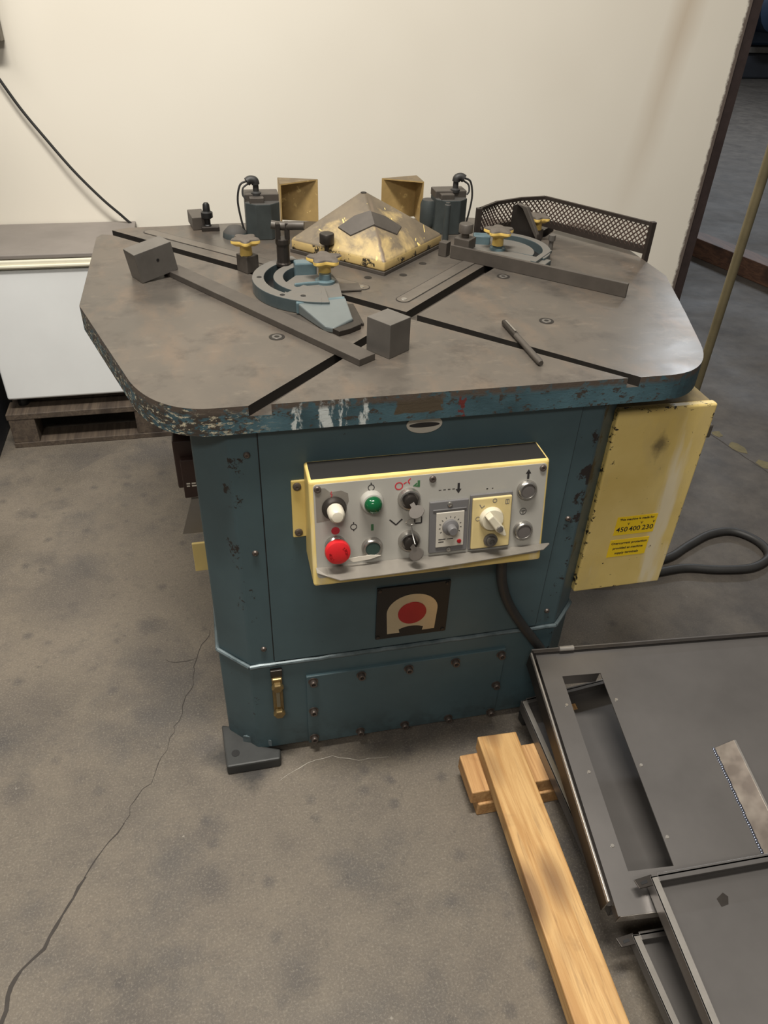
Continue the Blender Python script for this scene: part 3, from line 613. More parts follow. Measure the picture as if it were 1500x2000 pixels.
# block and valve at the back left of the table
rb = build('rear_stop_block', MB().box(-0.020, 0.016, -0.045, 0.03, 0, 0.030, Tr(-0.385, 0.635, H, 0.15)), 'dusty_steel', M0, 0.0015)
build('stop_pin', MB().lathe([(0.009, H), (0.009, H+0.012), (0.007, H+0.014), (0.007, H+0.026), (0.014, H+0.030), (0.014, H+0.042), (0.009, H+0.045), (0.008, H+0.060), (0.005, H+0.064), (0, H+0.064)], Tr(-0.362, 0.590, 0), 14), 'black', M0, smooth=True)
build('pin_bracket', MB().box(-0.378, -0.335, 0.575, 0.60, H, H+0.011), 'dark_steel', M0, 0.002)
# --- star knobs
def star_knob(cx, cy, z, parent, r=0.033, rot=0.3, blk=True):
    mb = MB(); mb.lathe([(0.0135, z), (0.0125, z+0.018), (0.016, z+0.028)], Tr(cx, cy, 0), 16); st = build('knob_stem', mb, 'yellow_knob', parent, smooth=True)
    pts = []
    for i in range(60):
        t = 2*PI*i/60; pts.append(((r*(0.84+0.16*math.cos(5*(t-rot))))*math.cos(t)+cx, (r*(0.84+0.16*math.cos(5*(t-rot))))*math.sin(t)+cy))
    vs = [(cx+(x-cx)*0.72, cy+(y-cy)*0.72, z+0.022) for x, y in pts]+[(x, y, z+0.028) for x, y in pts]+[(x, y, z+0.034) for x, y in pts]+[(cx+(x-cx)*0.92, cy+(y-cy)*0.92, z+0.037) for x, y in pts]+[(cx+(x-cx)*0.3, cy+(y-cy)*0.3, z+0.0405) for x, y in pts]
    fs = [tuple(range(59, -1, -1)), tuple(240+i for i in range(60))]
    for j in range(4):
        for i in range(60): fs.append((j*60+i, j*60+(i+1) % 60, (j+1)*60+(i+1) % 60, (j+1)*60+i))
    mb = MB(); mb._add(vs, fs); mb.mi[1] = 1; mb.mi[2+120:2+240] = [1]*120; build('star_knob', mb, ['yellow_knob', 'knob_dust'], parent, smooth=True)
# --- left angle stop casting
ACX, ACY = -0.146, 0.163; ZT = H+0.026
mb = MB(); ring_sector(mb, ACX, ACY, 0.117, 0.141, dg(108), dg(262), H+0.0003, ZT)
ring_sector(mb, ACX, ACY, 0.078, 0.098, dg(108), dg(262), H+0.0003, ZT)
ring_sector(mb, ACX, ACY, 0.097, 0.118, dg(100), dg(110), H+0.0003, ZT-0.0003, 4); ring_sector(mb, ACX, ACY, 0.060, 0.1405, dg(225), dg(268), H+0.0003, ZT-0.0004, 10)
stp = build('angle_stop', mb, 'cast_blue', M0, 0.0012)
mb = MB(); ring_sector(mb, ACX, ACY, 0.098, 0.117, dg(110), dg(226), H+0.0004, H+0.002); build('arc_slot', mb, 'black', stp)
mb = MB(); mb.prism([(-0.214, 0.052), (-0.118, 0.068), (-0.112, 0.150), (-0.118, 0.200), (-0.190, 0.205), (-0.226, 0.150), (-0.228, 0.10)], H+0.0005, H+0.018); build('stop_plate', mb, 'cast_blue', stp, 0.0015)
mb = MB(); mb.prism([(-0.214, 0.030), (-0.118, 0.044), (-0.116, 0.056), (-0.214, 0.042)], H+0.001, H+0.024); build('stop_rib', mb, 'cast_blue_clean', stp, 0.0025); mb = MB(); mb.prism([(-0.205, 0.130), (-0.150, 0.138), (-0.151, 0.146), (-0.205, 0.138)], H+0.016, H+0.024); build('stop_rib', mb, 'cast_blue_clean', stp, 0.0025)
mb = MB(); mb.prism([(-0.212, 0.036), (-0.172, -0.058), (-0.157, -0.066), (-0.116, -0.034), (-0.116, 0.046)], H+0.0006, lambda x, y: H+0.010+0.12*max(0, y+0.07)); arm = build('stop_arm', mb, 'cast_blue_arm', stp, 0.0025)
mb = MB(); mb.prism([(-0.160, -0.064), (-0.150, -0.080), (-0.128, -0.070), (-0.104, -0.052), (-0.104, -0.032), (-0.116, -0.036)], H+0.0005, H+0.010); mb.prism([(-0.114, -0.034), (-0.096, -0.040), (-0.098, 0.06), (-0.116, 0.06)], H+0.0005, H+0.006); build('torn_pad', mb, 'dark_steel', stp, 0.001)
mb = MB(); mb.lathe([(0.021, H+0.018), (0.021, H+0.023), (0.018, H+0.025), (0.013, H+0.025), (0.0125, H+0.036)], Tr(-0.140, 0.150, 0), 20); build('knob_boss', mb, 'cast_blue_clean', stp, smooth=True)
star_knob(-0.139, 0.162, H+0.030, stp, 0.038)
build('stop_lug', MB().box(-0.196, -0.150, 0.196, 0.224, H+0.0004, H+0.042), 'cast_blue_clean', stp, 0.003)
build('shim_plate', MB().box(-0.112, -0.066, 0.135, 0.175, H+0.0012, H+0.005, None), 'dusty_steel', stp, 0.001)
mb = MB(); mb.lathe([(0.0155, H+0.022), (0.0155, H+0.029), (0.0135, H+0.031), (0.0135, H+0.066), (0.0155, H+0.070), (0.0155, H+0.080)], Tr(-0.214, 0.246, 0), 16)
mb.box(-0.0145, -0.005, -0.010, 0.010, H+0.079, H+0.112, Tr(-0.214, 0.246, 0)); mb.box(0.005, 0.0145, -0.010, 0.010, H+0.079, H+0.112, Tr(-0.214, 0.246, 0))
build('swivel_post', mb, 'dark_steel', stp, 0.0015)
build('post_lever', MB().tube([(-0.236, 0.252, H+0.106), (-0.214, 0.248, H+0.104), (-0.190, 0.238, H+0.107), (-0.170, 0.232, H+0.108)], 0.0088, 12), 'dusty_steel', stp, smooth=True)
for x_, y_ in [(-0.272, 0.172), (-0.236, 0.070), (-0.197, 0.060), (-0.222, 0.263)]:
    mb = MB(); mb.lathe([(0.0052, ZT+0.0001), (0.0052, ZT+0.0005), (0, ZT+0.0005)], Tr(x_, y_, 0), 12); build('casting_hole', mb, 'black', stp)
# left clamp block with star knob
cb = build('clamp_block', MB().box(-0.016, 0.016, -0.018, 0.018, 0.0003, 0.036, Tr(-0.287, 0.288, H, 0.6)), 'dusty_steel', M0, 0.0015)
star_knob(-0.289, 0.286, H+0.034, cb, 0.032, 0.9)
mb = MB(); T3 = frame((-0.272, 0.300, H+0.018), (0.56, -0.82, 0), (0, 0, 1)); mb.lathe([(0.010, 0), (0.010, 0.02), (0.007, 0.022), (0.007, 0.03)], T3 @ Matrix.Rotation(0, 4, 'X'), 12); build('clamp_screw', mb, 'block_steel', cb, smooth=True)
build('knurled_screw', MB().lathe([(0.0055, H), (0.0055, H+0.040), (0.0155, H+0.040), (0.0165, H+0.042), (0.0165, H+0.060), (0.0150, H+0.062), (0.006, H+0.0625), (0.0, H+0.0625)], Tr(-0.108, 0.330, 0), 18), 'dark_steel', M0, smooth=True)
# --- right angle stop: fence bar, casting, knobs
A, B = Vector((0.178, 0.320)), Vector((0.477, 0.032)); dd = (B-A).normalized(); nn = Vector((-dd.y, dd.x)); LN = (B-A).length
TF = Matrix(((dd.x, nn.x, 0, A.x), (dd.y, nn.y, 0, A.y), (0, 0, 1, H), (0, 0, 0, 1)))
fc = build('angle_fence', MB().box(0, LN, 0, 0.008, 0.0003, 0.030, TF), 'dusty_steel', M0, 0.001)
build('fence_foot', MB().box(0.0, LN*0.93, 0.008, 0.026, 0.0003, 0.022, TF), 'dusty_steel', fc, 0.001)
build('fence_block', MB().box(0.004, 0.042, 0.006, 0.044, 0.022, 0.046, TF), 'dusty_steel', fc, 0.0015)
build('knurled_screw', MB().lathe([(0.009, 0.046), (0.009, 0.056), (0.0165, 0.057), (0.0165, 0.074), (0.015, 0.076), (0.0, 0.0765)], TF @ Tr(0.022, 0.026, 0), 18), 'dusty_steel', fc, smooth=True)
build('stop_cube', MB().box(-0.030, -0.010, -0.002, 0.020, 0.0003, 0.032, TF), 'dusty_steel', fc, 0.001)
mb = MB(); mb.lathe([(0.004, 0), (0.004, 0.022)], frame((A.x-dd.x*0.011+nn.x*0.008, A.y-dd.y*0.011+nn.y*0.008, H+0.018), (0, 0, 1), (dd.y*-1, dd.x, 0)), 10); build('stop_screw', mb, 'chrome', fc, smooth=True)
RX, RY = 0.300, 0.322
mb = MB(); ring_sector(mb, RX, RY, 0.098, 0.117, dg(-52), dg(75), H+0.0004, H+0.022); ring_sector(mb, RX, RY, 0.0, 0.080, dg(-40), dg(190), H+0.0005, H+0.016)
rs = build('angle_stop', mb, 'cast_blue', M0, 0.0015)
mb = MB(); ring_sector(mb, RX, RY, 0.080, 0.098, dg(-50), dg(75), H+0.0003, H+0.002); build('arc_slot', mb, 'black', rs)
build('stop_plate', MB().box(0.06, 0.215, 0.030, 0.085, 0.0006, 0.017, TF), 'cast_blue', rs, 0.002)
build('stop_arm', MB().box(0.185, 0.198, 0.030, 0.130, 0.017, 0.024, TF), 'cast_blue', rs, 0.001)
mb = MB(); mb.lathe([(0.019, H+0.016), (0.018, H+0.022), (0.012, H+0.024), (0.012, H+0.03)], Tr(RX-0.008, RY-0.004, 0), 18); build('knob_boss', mb, 'cast_blue_clean', rs, smooth=True)
build('stop_lug', MB().box(-0.02, 0.02, -0.014, 0.014, 0.0004, 0.036, Tr(0.270, 0.372, H, -0.3)), 'cast_blue_clean', rs, 0.003)
star_knob(RX-0.010, RY-0.006, H+0.028, rs, 0.036, 0.1)
mb = MB(); mb.lathe([(0.0055, H+0.0), (0.0055, H+0.022), (0.0085, H+0.023), (0.0085, H+0.036), (0, H+0.0365)], Tr(0.440, 0.350, 0), 14); build('hex_screw', mb, 'block_steel', rs, smooth=True)
# wedge shaped swing stop and rear clamp knob
mb = MB(); TW = frame((0.395, 0.425, H), (0.55, -0.83, 0), (0, 0, 1))
mb.prism([(-0.035, 0.0003), (0.052, 0.0003), (0.052, 0.016), (0.000, 0.082), (-0.020, 0.086), (-0.035, 0.078)], -0.006, 0.006, TW); wd_ = build('swing_stop', mb, 'dark_steel', M0, 0.0012)
mb = MB(); mb.prism([(0.052, 0.016), (0.052, 0.030), (0.012, 0.086), (-0.020, 0.088), (0.000, 0.080)], 0.006, 0.016, TW); build('stop_flange', mb, 'dusty_steel', wd_, 0.001)
cb2 = build('clamp_block', MB().box(-0.014, 0.014, -0.014, 0.014, 0.0003, 0.026, Tr(0.432, 0.432, H, 0.6)), 'dusty_steel', M0, 0.0015)
star_knob(0.432, 0.432, H+0.022, cb2, 0.031, 0.5)
# --- perforated mesh guard round the right rear corner
GP = [Vector((0.272, 0.415)), Vector((0.335, 0.470)), Vector((0.410, 0.500)), Vector((0.478, 0.508)), Vector((0.645, 0.262))]
z0g, z1g = H+0.012, H+0.080
mg = build('mesh_guard', MB().bar((0.645, 0.262, H-0.01), (0.645, 0.262, z1g+0.006), 0.012, 0.012, (0, 1, 0)), 'guard_post', M0, 0.001, label='dark right post of rusty mesh guard')
build('guard_post', MB().bar((0.272, 0.415, H-0.0), (0.272, 0.415, z1g+0.004), 0.013, 0.013, (0, 1, 0)), 'guard_post', mg, 0.001)
L_ = [0]
for i in range(len(GP)-1): L_.append(L_[-1]+(GP[i+1]-GP[i]).length)
def gpt(s):
    s = min(max(s, 0), L_[-1])
    for i in range(len(GP)-1):
        if s <= L_[i+1] or i == len(GP)-2: return GP[i]+(GP[i+1]-GP[i])*((s-L_[i])/(L_[i+1]-L_[i]))
mb = MB()
for i in range(len(GP)-1):
    a, b = GP[i], GP[i+1]
    mb.bar((a.x, a.y, z1g), (b.x, b.y, z1g), 0.007, 0.008); mb.bar((a.x, a.y, z0g+0.008), (b.x, b.y, z0g+0.008), 0.004, 0.018)
build('guard_rails', mb, 'guard_post', mg)
mb = MB(); pit = 0.0125; hgt = z1g-z0g-0.010; nseg = int(L_[-1]/pit)
for i in range(-6, nseg+6):
    for sg in (-1, 1):
        prev = None
        for j in range(7):
            s_ = i*pit+sg*(j/6*hgt*0.95)
            if s_ < 0 or s_ > L_[-1]: prev = None; continue
            q = gpt(s_); q3 = (q.x, q.y, z0g+0.010+hgt*j/6)
            if prev is not None and (Vector(q3)-Vector(prev)).length > 1e-5: mb.bar(prev, q3, 0.0024, 0.0040, (0.3, 0.6, 0.05))
            prev = q3
build('wire_mesh', mb, 'rusty_mesh', mg, kind='stuff')

# --- control panel
PX = -0.039
def PBOX():
    Yt, Zt, Yb2, Zb2 = -0.357, 0.778, -0.394, 0.582
    x0, x1 = -0.248, 0.170
    vs = [(x0, YF, Zt), (x1, YF, Zt), (x1, Yt, Zt), (x0, Yt, Zt), (x0, YF, Zb2), (x1, YF, Zb2), (x1, Yb2, Zb2), (x0, Yb2, Zb2)]
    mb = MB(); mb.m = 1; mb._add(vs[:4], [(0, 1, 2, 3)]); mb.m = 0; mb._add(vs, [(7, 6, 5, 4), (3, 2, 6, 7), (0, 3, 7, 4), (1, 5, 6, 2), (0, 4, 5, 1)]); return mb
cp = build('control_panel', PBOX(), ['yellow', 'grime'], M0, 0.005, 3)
TPN = frame((0, -0.357, 0.778), (1, 0, 0), (0, 0.183, 0.983))
def PT(x, v, wz=0.0, rot=0.0): return TPN @ Matrix.Translation((x, -v, wz)) @ Matrix.Rotation(rot, 4, 'Z')
mb = MB(); r_ = 0.006; x0, x1, v0, v1 = -0.241, 0.1645, 0.006, 0.182
cor = []
for cx_, cv_, a0 in ((x1-r_, -v0-r_, 0), (x0+r_, -v0-r_, 90), (x0+r_, -v1+r_, 180), (x1-r_, -v1+r_, 270)):
    cor += [(cx_+r_*math.cos(dg(a0+90*i/5)), cv_+r_*math.sin(dg(a0+90*i/5))) for i in range(6)]
mb.prism(cor, 0.0, 0.002, TPN); build('face_plate', mb, 'panel_grey', cp)
mb = MB()   # worn corner on the plate
mb.prism([(-0.238, -0.012), (-0.222, -0.013), (-0.214, -0.021), (-0.195, -0.020), (-0.184, -0.026), (-0.183, -0.040), (-0.190, -0.056), (-0.205, -0.072), (-0.238, -0.074)], 0.0021, 0.0023, TPN); build('worn_patch', mb, 'panel_lip', cp)
# bent up lip along the bottom of the plate
mb = MB(); vs = []; N_ = 24
for i in range(N_+1):
    t = i/N_; x = -0.243+0.425*t
    vi = 0.160+0.004*t; out = (0.042-0.024*t)*min(1, (0.25+t*9))*(1.0 if t < 0.96 else (1.0-(t-0.96)/0.05))
    sag = 0.012*math.sin(PI*t)*0.4
    vo = vi+0.004-0.004*t+sag
    vs += [(x, -vi, 0.0025), (x, -vo, 0.0025+out), (x, -vo-0.0014, 0.0025+out), (x, -vi-0.0016, 0.0015)]
fs = []
for i in range(N_):
    for j in range(4): fs.append((i*4+j, i*4+(j+1) % 4, (i+1)*4+(j+1) % 4, (i+1)*4+j))
fs += [(3, 2, 1, 0), tuple(N_*4+j for j in range(4))]
mb._add(vs, fs, TPN); build('bent_lip', mb, 'panel_lip', cp)
mb = MB(); mb.prism([(-0.190, -0.143), (-0.150, -0.141), (-0.132, -0.144), (-0.150, -0.149), (-0.180, -0.151)], 0.012, 0.013, TPN); build('torn_strip', mb, 'paper', cp)
# bracket ear on the left
br = build('mounting_ear', MB().box(-0.271, -0.246, YF-0.007, YF-0.002, 0.622, 0.744), 'yellow', cp, 0.002)
for z_ in (0.733, 0.634):
    mb = MB(); mb.lathe([(0.0075, 0), (0.0070, 0.004), (0.003, 0.005), (0, 0.003)], Matrix.Translation((-0.261, YF-0.007, z_)) @ Matrix.Rotation(PI/2, 4, 'X'), 12); build('ear_screw', mb, 'bolt', cp, smooth=True)
ps = None
for x_, v_ in [(-0.234, 0.014), (-0.040, 0.015), (0.157, 0.014)]:
    mb = MB(); mb.lathe([(0.0062, 0.002), (0.0060, 0.004), (0.0045, 0.0054), (0.0024, 0.0054), (0.0020, 0.0035), (0, 0.0035)], PT(x_, v_), 14); build('panel_screw', mb, 'bolt', cp, smooth=True)
BEZ = [(0.0185, 0.002), (0.0185, 0.005), (0.0165, 0.010), (0.0150, 0.0115), (0.0130, 0.0115), (0.0122, 0.0095)]
def push(x_, v_, capm):
    mb = MB(); mb.lathe(BEZ, PT(x_, v_), 28); mb.m = 1; mb.lathe([(0.0122, 0.0095), (0.0119, 0.0102), (0.0, 0.0106)], PT(x_, v_), 28); build('push_button', mb, ['chrome', capm], cp, smooth=True)
push(0.130, 0.052, 'grey_cap'); push(0.129, 0.131, 'grey_cap'); push(-0.145, 0.131, 'green_cap')
mb = MB(); mb.lathe([(0.0205, 0.002), (0.0205, 0.006), (0.018, 0.010), (0.0165, 0.014), (0.0140, 0.014)], PT(-0.208, 0.050), 28); mb.m = 1; mb.lathe([(0.0138, 0.008), (0.0138, 0.026), (0.0128, 0.034), (0.009, 0.0385), (0.0, 0.040)], PT(-0.208, 0.050), 24); build('white_pilot_lamp', mb, ['dark_steel', 'white_lens'], cp, smooth=True)
mb = MB(); mb.lathe([(0.0195, 0.002), (0.0195, 0.008), (0.0175, 0.016), (0.0150, 0.017)], PT(-0.145, 0.044), 28); mb.m = 1; mb.lathe([(0.0150, 0.016), (0.0146, 0.022), (0.0115, 0.028), (0.006, 0.031), (0.0, 0.032)], PT(-0.145, 0.044), 24); build('green_pilot_lamp', mb, ['panel_grey', 'green_lens'], cp, smooth=True)
mb = MB(); mb.lathe([(0.0185, 0.002), (0.0185, 0.009), (0.0150, 0.013), (0.0130, 0.020)], PT(-0.208, 0.120), 28); mb.m = 1; mb.lathe([(0.0150, 0.019), (0.0212, 0.021), (0.0218, 0.026), (0.0205, 0.032), (0.014, 0.0345), (0.0, 0.0352)], PT(-0.208, 0.120), 32); es = build('emergency_stop', mb, ['chrome', 'red'], cp, smooth=True)
for sgn in (-1, 1):
    for i in range(4):
        a = dg(90+sgn*(55+18*i)); cst = 'STOP'
# curved lettering on the mushroom button
for base_a in (200, 20):
    for i, ch in enumerate('STOP'):
        a = dg(base_a+27-18*i); rr = 0.0130
        text('stop_letter', ch, PT(-0.208+rr*math.cos(a), 0.120-rr*math.sin(a), 0.0347, a-PI/2), 0.0065, 'dark_red', cp, 0.0004)
def keysw(x_, v_, ang):
    mb = MB(); mb.lathe([(0.0195, 0.002), (0.0195, 0.007), (0.0175, 0.012), (0.0150, 0.0125), (0.0145, 0.009), (0.0115, 0.009)], PT(x_, v_), 28, cap=False); mb.m = 1; mb.lathe([(0.0115, 0.006), (0.0115, 0.019), (0.0095, 0.020), (0, 0.020)], PT(x_, v_), 28); build('key_switch', mb, ['chrome', 'dark_steel'], cp, smooth=True)
    zd = Vector((0.30, -0.62, 0.72)).normalized(); xd = Vector((0.86, 0.36, 0)); xd = (xd-zd*xd.dot(zd)).normalized(); yd = zd.cross(xd)
    T = PT(x_, v_, 0.017) @ Matrix(((xd.x, yd.x, zd.x, 0), (xd.y, yd.y, zd.y, 0), (xd.z, yd.z, zd.z, 0), (0, 0, 0, 1))) @ Matrix.Rotation(ang, 4, 'Z')
    mb = MB(); mb.box(-0.0042, 0.0042, -0.001, 0.001, 0, 0.012, T)
    mb.prism([(0.0135*math.cos(t), 0.020+0.0110*math.sin(t)) for t in [i*2*PI/20 for i in range(20)]], -0.0011, 0.0011, T @ Matrix.Rotation(PI/2, 4, 'X')); build('key', mb, 'dusty_steel', cp, 0.0004)
keysw(-0.081, 0.046, 0.1); keysw(-0.080, 0.126, 0.35)
mb = MB(); mb.lathe([(0.0085, 0), (0.0097, 0.0008), (0.0085, 0.0016)], PT(-0.080, 0.083, 0.016) @ Matrix.Rotation(0.5, 4, 'X'), 22, cap=False); mb.tube([PT(-0.080, 0.091, 0.018) @ Vector((0, 0, 0)), PT(-0.079, 0.105, 0.024) @ Vector((0, 0, 0)), PT(-0.077, 0.118, 0.034) @ Vector((0, 0, 0))], 0.0013, 8); build('key_ring', mb, 'chrome', cp, smooth=True)
# timer
def plate(x0, x1, v0, v1, z0, z1, m, nm, par, bv=0.001): return build(nm, MB().box(x0, x1, -v1, -v0, z0, z1, TPN), m, par, bv)
tm = plate(-0.045, 0.024, 0.056, 0.155, 0.002, 0.008, 'timer_grey', 'timer_bezel', cp, 0.0015)
plate(-0.040, 0.020, 0.070, 0.073, 0.008, 0.010, 'timer_grey', 'timer_bezel_rib', cp)
plate(-0.034, 0.016, 0.076, 0.143, 0.008, 0.011, 'light_plate', 'timer_face', cp)
mb = MB(); mb.lathe([(0.0145, 0.011), (0.0140, 0.016), (0.0085, 0.018), (0.0080, 0.029), (0.0068, 0.031), (0, 0.031)], PT(-0.009, 0.104), 24); build('timer_knob', mb, 'timer_grey', cp, smooth=True)
mb = MB(); mb.m = 0
for i in range(11):
    a = dg(-30+24*i); mb.box(0.0175, 0.0205, -0.0005, 0.0005, 0.011, 0.0114, PT(-0.009, 0.104, 0, a))
mb.box(-0.0295, -0.017, -0.128, -0.1265, 0.011, 0.0114, TPN); mb.box(-0.0295, -0.020, -0.133, -0.1315, 0.011, 0.0114, TPN); mb.box(-0.014, -0.003, -0.128, -0.1268, 0.011, 0.0114, TPN)
build('timer_marks', mb, 'dark_print', cp, kind='stuff')
mb = MB(); mb.lathe([(0.0042, 0.011), (0.0035, 0.013), (0, 0.0135)], PT(0.008, 0.134), 12); build('timer_lamp', mb, 'dark_red', cp, smooth=True)
for v_ in (0.0625, 0.1495):
    mb = MB(); mb.lathe([(0.0048, 0.008), (0.0042, 0.0105), (0.002, 0.011), (0, 0.0095)], PT(-0.010, v_), 12); build('timer_screw', mb, 'chrome', cp, smooth=True)
# selector
plate(0.027, 0.104, 0.051, 0.158, 0.002, 0.006, 'timer_grey', 'selector_gasket', cp, 0.0015)
plate(0.030, 0.101, 0.056, 0.154, 0.006, 0.012, 'yellow_plastic', 'selector_plate', cp, 0.002)
mb = MB(); mb.lathe([(0.0215, 0.012), (0.0215, 0.016), (0.0190, 0.022), (0.0, 0.0235)], PT(0.064, 0.095), 28)
build('selector_dial', mb, 'cream_plastic', cp, smooth=True)
mb = MB(); T = PT(0.064, 0.095, 0.022, dg(-52)); mb.prism([(-0.019, -0.006), (0.012, -0.0075), (0.030, -0.002), (0.030, 0.002), (0.012, 0.0075), (-0.019, 0.006)], 0, 0.018, T); sl = build('selector_lever', mb, 'cream_plastic', cp, 0.003)
mb = MB(); mb.lathe([(0.0062, 0.0175), (0.0055, 0.021), (0.002, 0.0215)], T @ Matrix.Translation((0.010, 0, 0)), 14); build('lever_screw', mb, 'chrome', cp, smooth=True)
mb = MB(); mb.lathe([(0.0125, 0.012), (0.0125, 0.016), (0.0100, 0.017), (0.0090, 0.0165), (0.0085, 0.022), (0.005, 0.0225), (0.0045, 0.019), (0, 0.019)], PT(0.065, 0.138), 22); build('selector_lock', mb, 'block_steel', cp, smooth=True)
mb = MB()
def strokes(segs, x_, v_, wz, wd=0.0007):
    for (a, b, c, d_) in segs:
        L = math.hypot(c-a, d_-b); T = PT(x_+a, v_-b, wz, math.atan2(d_-b, c-a)); mb.box(0, L, -wd, wd, 0, 0.0003, T)
def circ(x_, v_, r0, r1, wz): mb.lathe([(r0, 0), (r0, 0.0003), (r1, 0.0003), (r1, 0)], PT(x_, v_, wz), 20, cap=False)
strokes([(-0.003, -0.004, -0.003, 0.004), (-0.003, 0.004, 0.003, 0.004), (0.003, 0.004, 0.003, -0.004), (0.003, -0.004, -0.003, -0.004), (0.0, -0.004, 0, 0.004)], 0.092, 0.066, 0.0122, 0.0005)
circ(0.040, 0.094, 0.0034, 0.0042, 0.0122); circ(0.069, 0.062, 0.0030, 0.0040, 0.0122); strokes([(-0.004, 0.004, 0, -0.003), (0, -0.003, 0.005, 0.001)], 0.046, 0.071, 0.0122, 0.0006)
build('selector_symbols', mb, 'timer_grey', cp, kind='stuff')
# printed symbols on the face plate
mb = MB()
circ(-0.145, 0.020, 0.0045, 0.0058, 0.0021); strokes([(0, 0.005, 0, 0.009)], -0.145, 0.020, 0.0021, 0.0009)
circ(-0.176, 0.089, 0.0045, 0.0058, 0.0021); strokes([(0, 0.005, 0, 0.009), (0, -0.0055, 0, -0.008)], -0.176, 0.089, 0.0021, 0.0009)
strokes([(-0.010, 0.006, 0.001, -0.005), (0.001, -0.005, 0.012, 0.005)], -0.104, 0.089, 0.0021, 0.0012)
strokes([(-0.006, 0.008, -0.006, -0.006), (-0.006, -0.006, 0.006, -0.006), (0.006, -0.006, 0.006, 0.006)], -0.064, 0.089, 0.0021, 0.0012)
for i in range(4): strokes([(0, 0, 0.0045, 0)], -0.029+0.008*i, 0.037, 0.0021, 0.0006)
strokes([(0, 0.009, 0, -0.002)], 0.006, 0.036, 0.0021, 0.0020); mb.prism([(-0.005, 0), (0.005, 0), (0, -0.008)][::-1], 0, 0.0003, PT(0.006, 0.038, 0.0021))
strokes([(0, -0.008, 0, 0.003)], 0.131, 0.024, 0.0021, 0.0020); mb.prism([(-0.005, 0), (0.005, 0), (0, 0.008)], 0, 0.0003, PT(0.131, 0.022, 0.0021))
circ(0.127, 0.094, 0.0055, 0.0064, 0.0021); strokes([(-0.004, 0.001, 0.004, 0.001), (0, 0.001, 0, -0.005)], 0.127, 0.094, 0.0021, 0.0006)
strokes([(0, 0, 0.003, 0)], 0.056, 0.043, 0.0021, 0.0010); strokes([(0, 0, 0.0025, 0)], 0.066, 0.043, 0.0021, 0.0007)
build('black_symbols', mb, 'dark_print', cp, kind='stuff')
mb = MB(); mb.lathe([(0.0072, 0), (0.0072, 0.0003), (0, 0.0003)], PT(-0.207, 0.093, 0.0021), 22); circ(-0.098, 0.022, 0.0052, 0.0072, 0.0021)
strokes([(0.008, 0.003, 0.013, 0.006), (0.016, 0.004, 0.016, 0.008), (0.016, 0.008, 0.020, 0.012), (0.018, 0.002, 0.018, 0.005)], -0.098, 0.022, 0.0021, 0.0009)
strokes([(0, 0, 0.002, 0.005), (0.002, 0.005, -0.001, 0.005), (-0.001, 0.005, 0.001, 0.010)], -0.212, 0.030, 0.0021, 0.0007)
build('red_symbols', mb, 'red_print', cp, kind='stuff')
mb = MB(); strokes([(0, -0.006, 0, 0.006)], -0.144, 0.094, 0.0021, 0.0022); strokes([(0, -0.005, 0, 0.007)], -0.064, 0.022, 0.0021, 0.0021); strokes([(-0.009, -0.003, -0.003, 0.002), (-0.006, -0.003, 0.0, -0.003)], -0.064, 0.022, 0.0021, 0.0012)
build('green_symbols', mb, 'green_print', cp, kind='stuff')

# --- yellow electrical cabinet on the right
EX0, EX1, EY, EZ0, EZ1 = 0.345, 0.548, -0.255, 0.345, 0.797
eb = build('electrical_cabinet', MB().box(EX0, EX1, EY+0.020, EY+0.24, EZ0+0.004, EZ1), 'yellow_dusty', M0, 0.003)
dr = build('cabinet_door', MB().box(EX0, EX1+0.004, EY, EY+0.018, EZ0, EZ1+0.002), 'yellow_door', eb, 0.004, 3)
build('cabinet_latch', MB().box(EX1, EX1+0.036, EY+0.03, EY+0.055, 0.702, 0.732), 'dusty_steel', eb, 0.003)
mb = MB(); mb.box(EX1+0.022, EX1+0.030, EY+0.035, EY+0.050, 0.655, 0.703); build('latch_tongue', mb, 'chrome', eb, 0.002)
def sticker(x0, x1, z0, z1, lines):
    st = build('sticker', MB().box(x0, x1, EY-0.0006, EY+0.0001, z0, z1), 'sticker', eb)
    for s_, sx_, sz_, size in lines:
        text('sticker_lettering', s_, frame((sx_, EY-0.0008, sz_), (1, 0, 0), (0, 0, 1)), size, 'dark_print', eb, 0.0001, 0.0002)
    return st
import os
SX0, SX1, SZ0, SZ1 = 0.404, 0.496, 0.497, 0.545
sticker(SX0, SX1, SZ0, SZ1, [('This machine is made for', 0.450, 0.5375, 0.0078), ('450', 0.421, 0.511, 0.0175), ('400', 0.450, 0.511, 0.0175), ('230', 0.480, 0.511, 0.0175), ('V', 0.433, 0.525, 0.008), ('V', 0.463, 0.525, 0.008), ('V', 0.491, 0.525, 0.008)])
sticker(0.402, 0.492, 0.437, 0.484, [('Overcurrent protection', 0.447, 0.474, 0.0085), ('provided at machine', 0.447, 0.4605, 0.0085), ('supply terminals', 0.447, 0.447, 0.0085)])

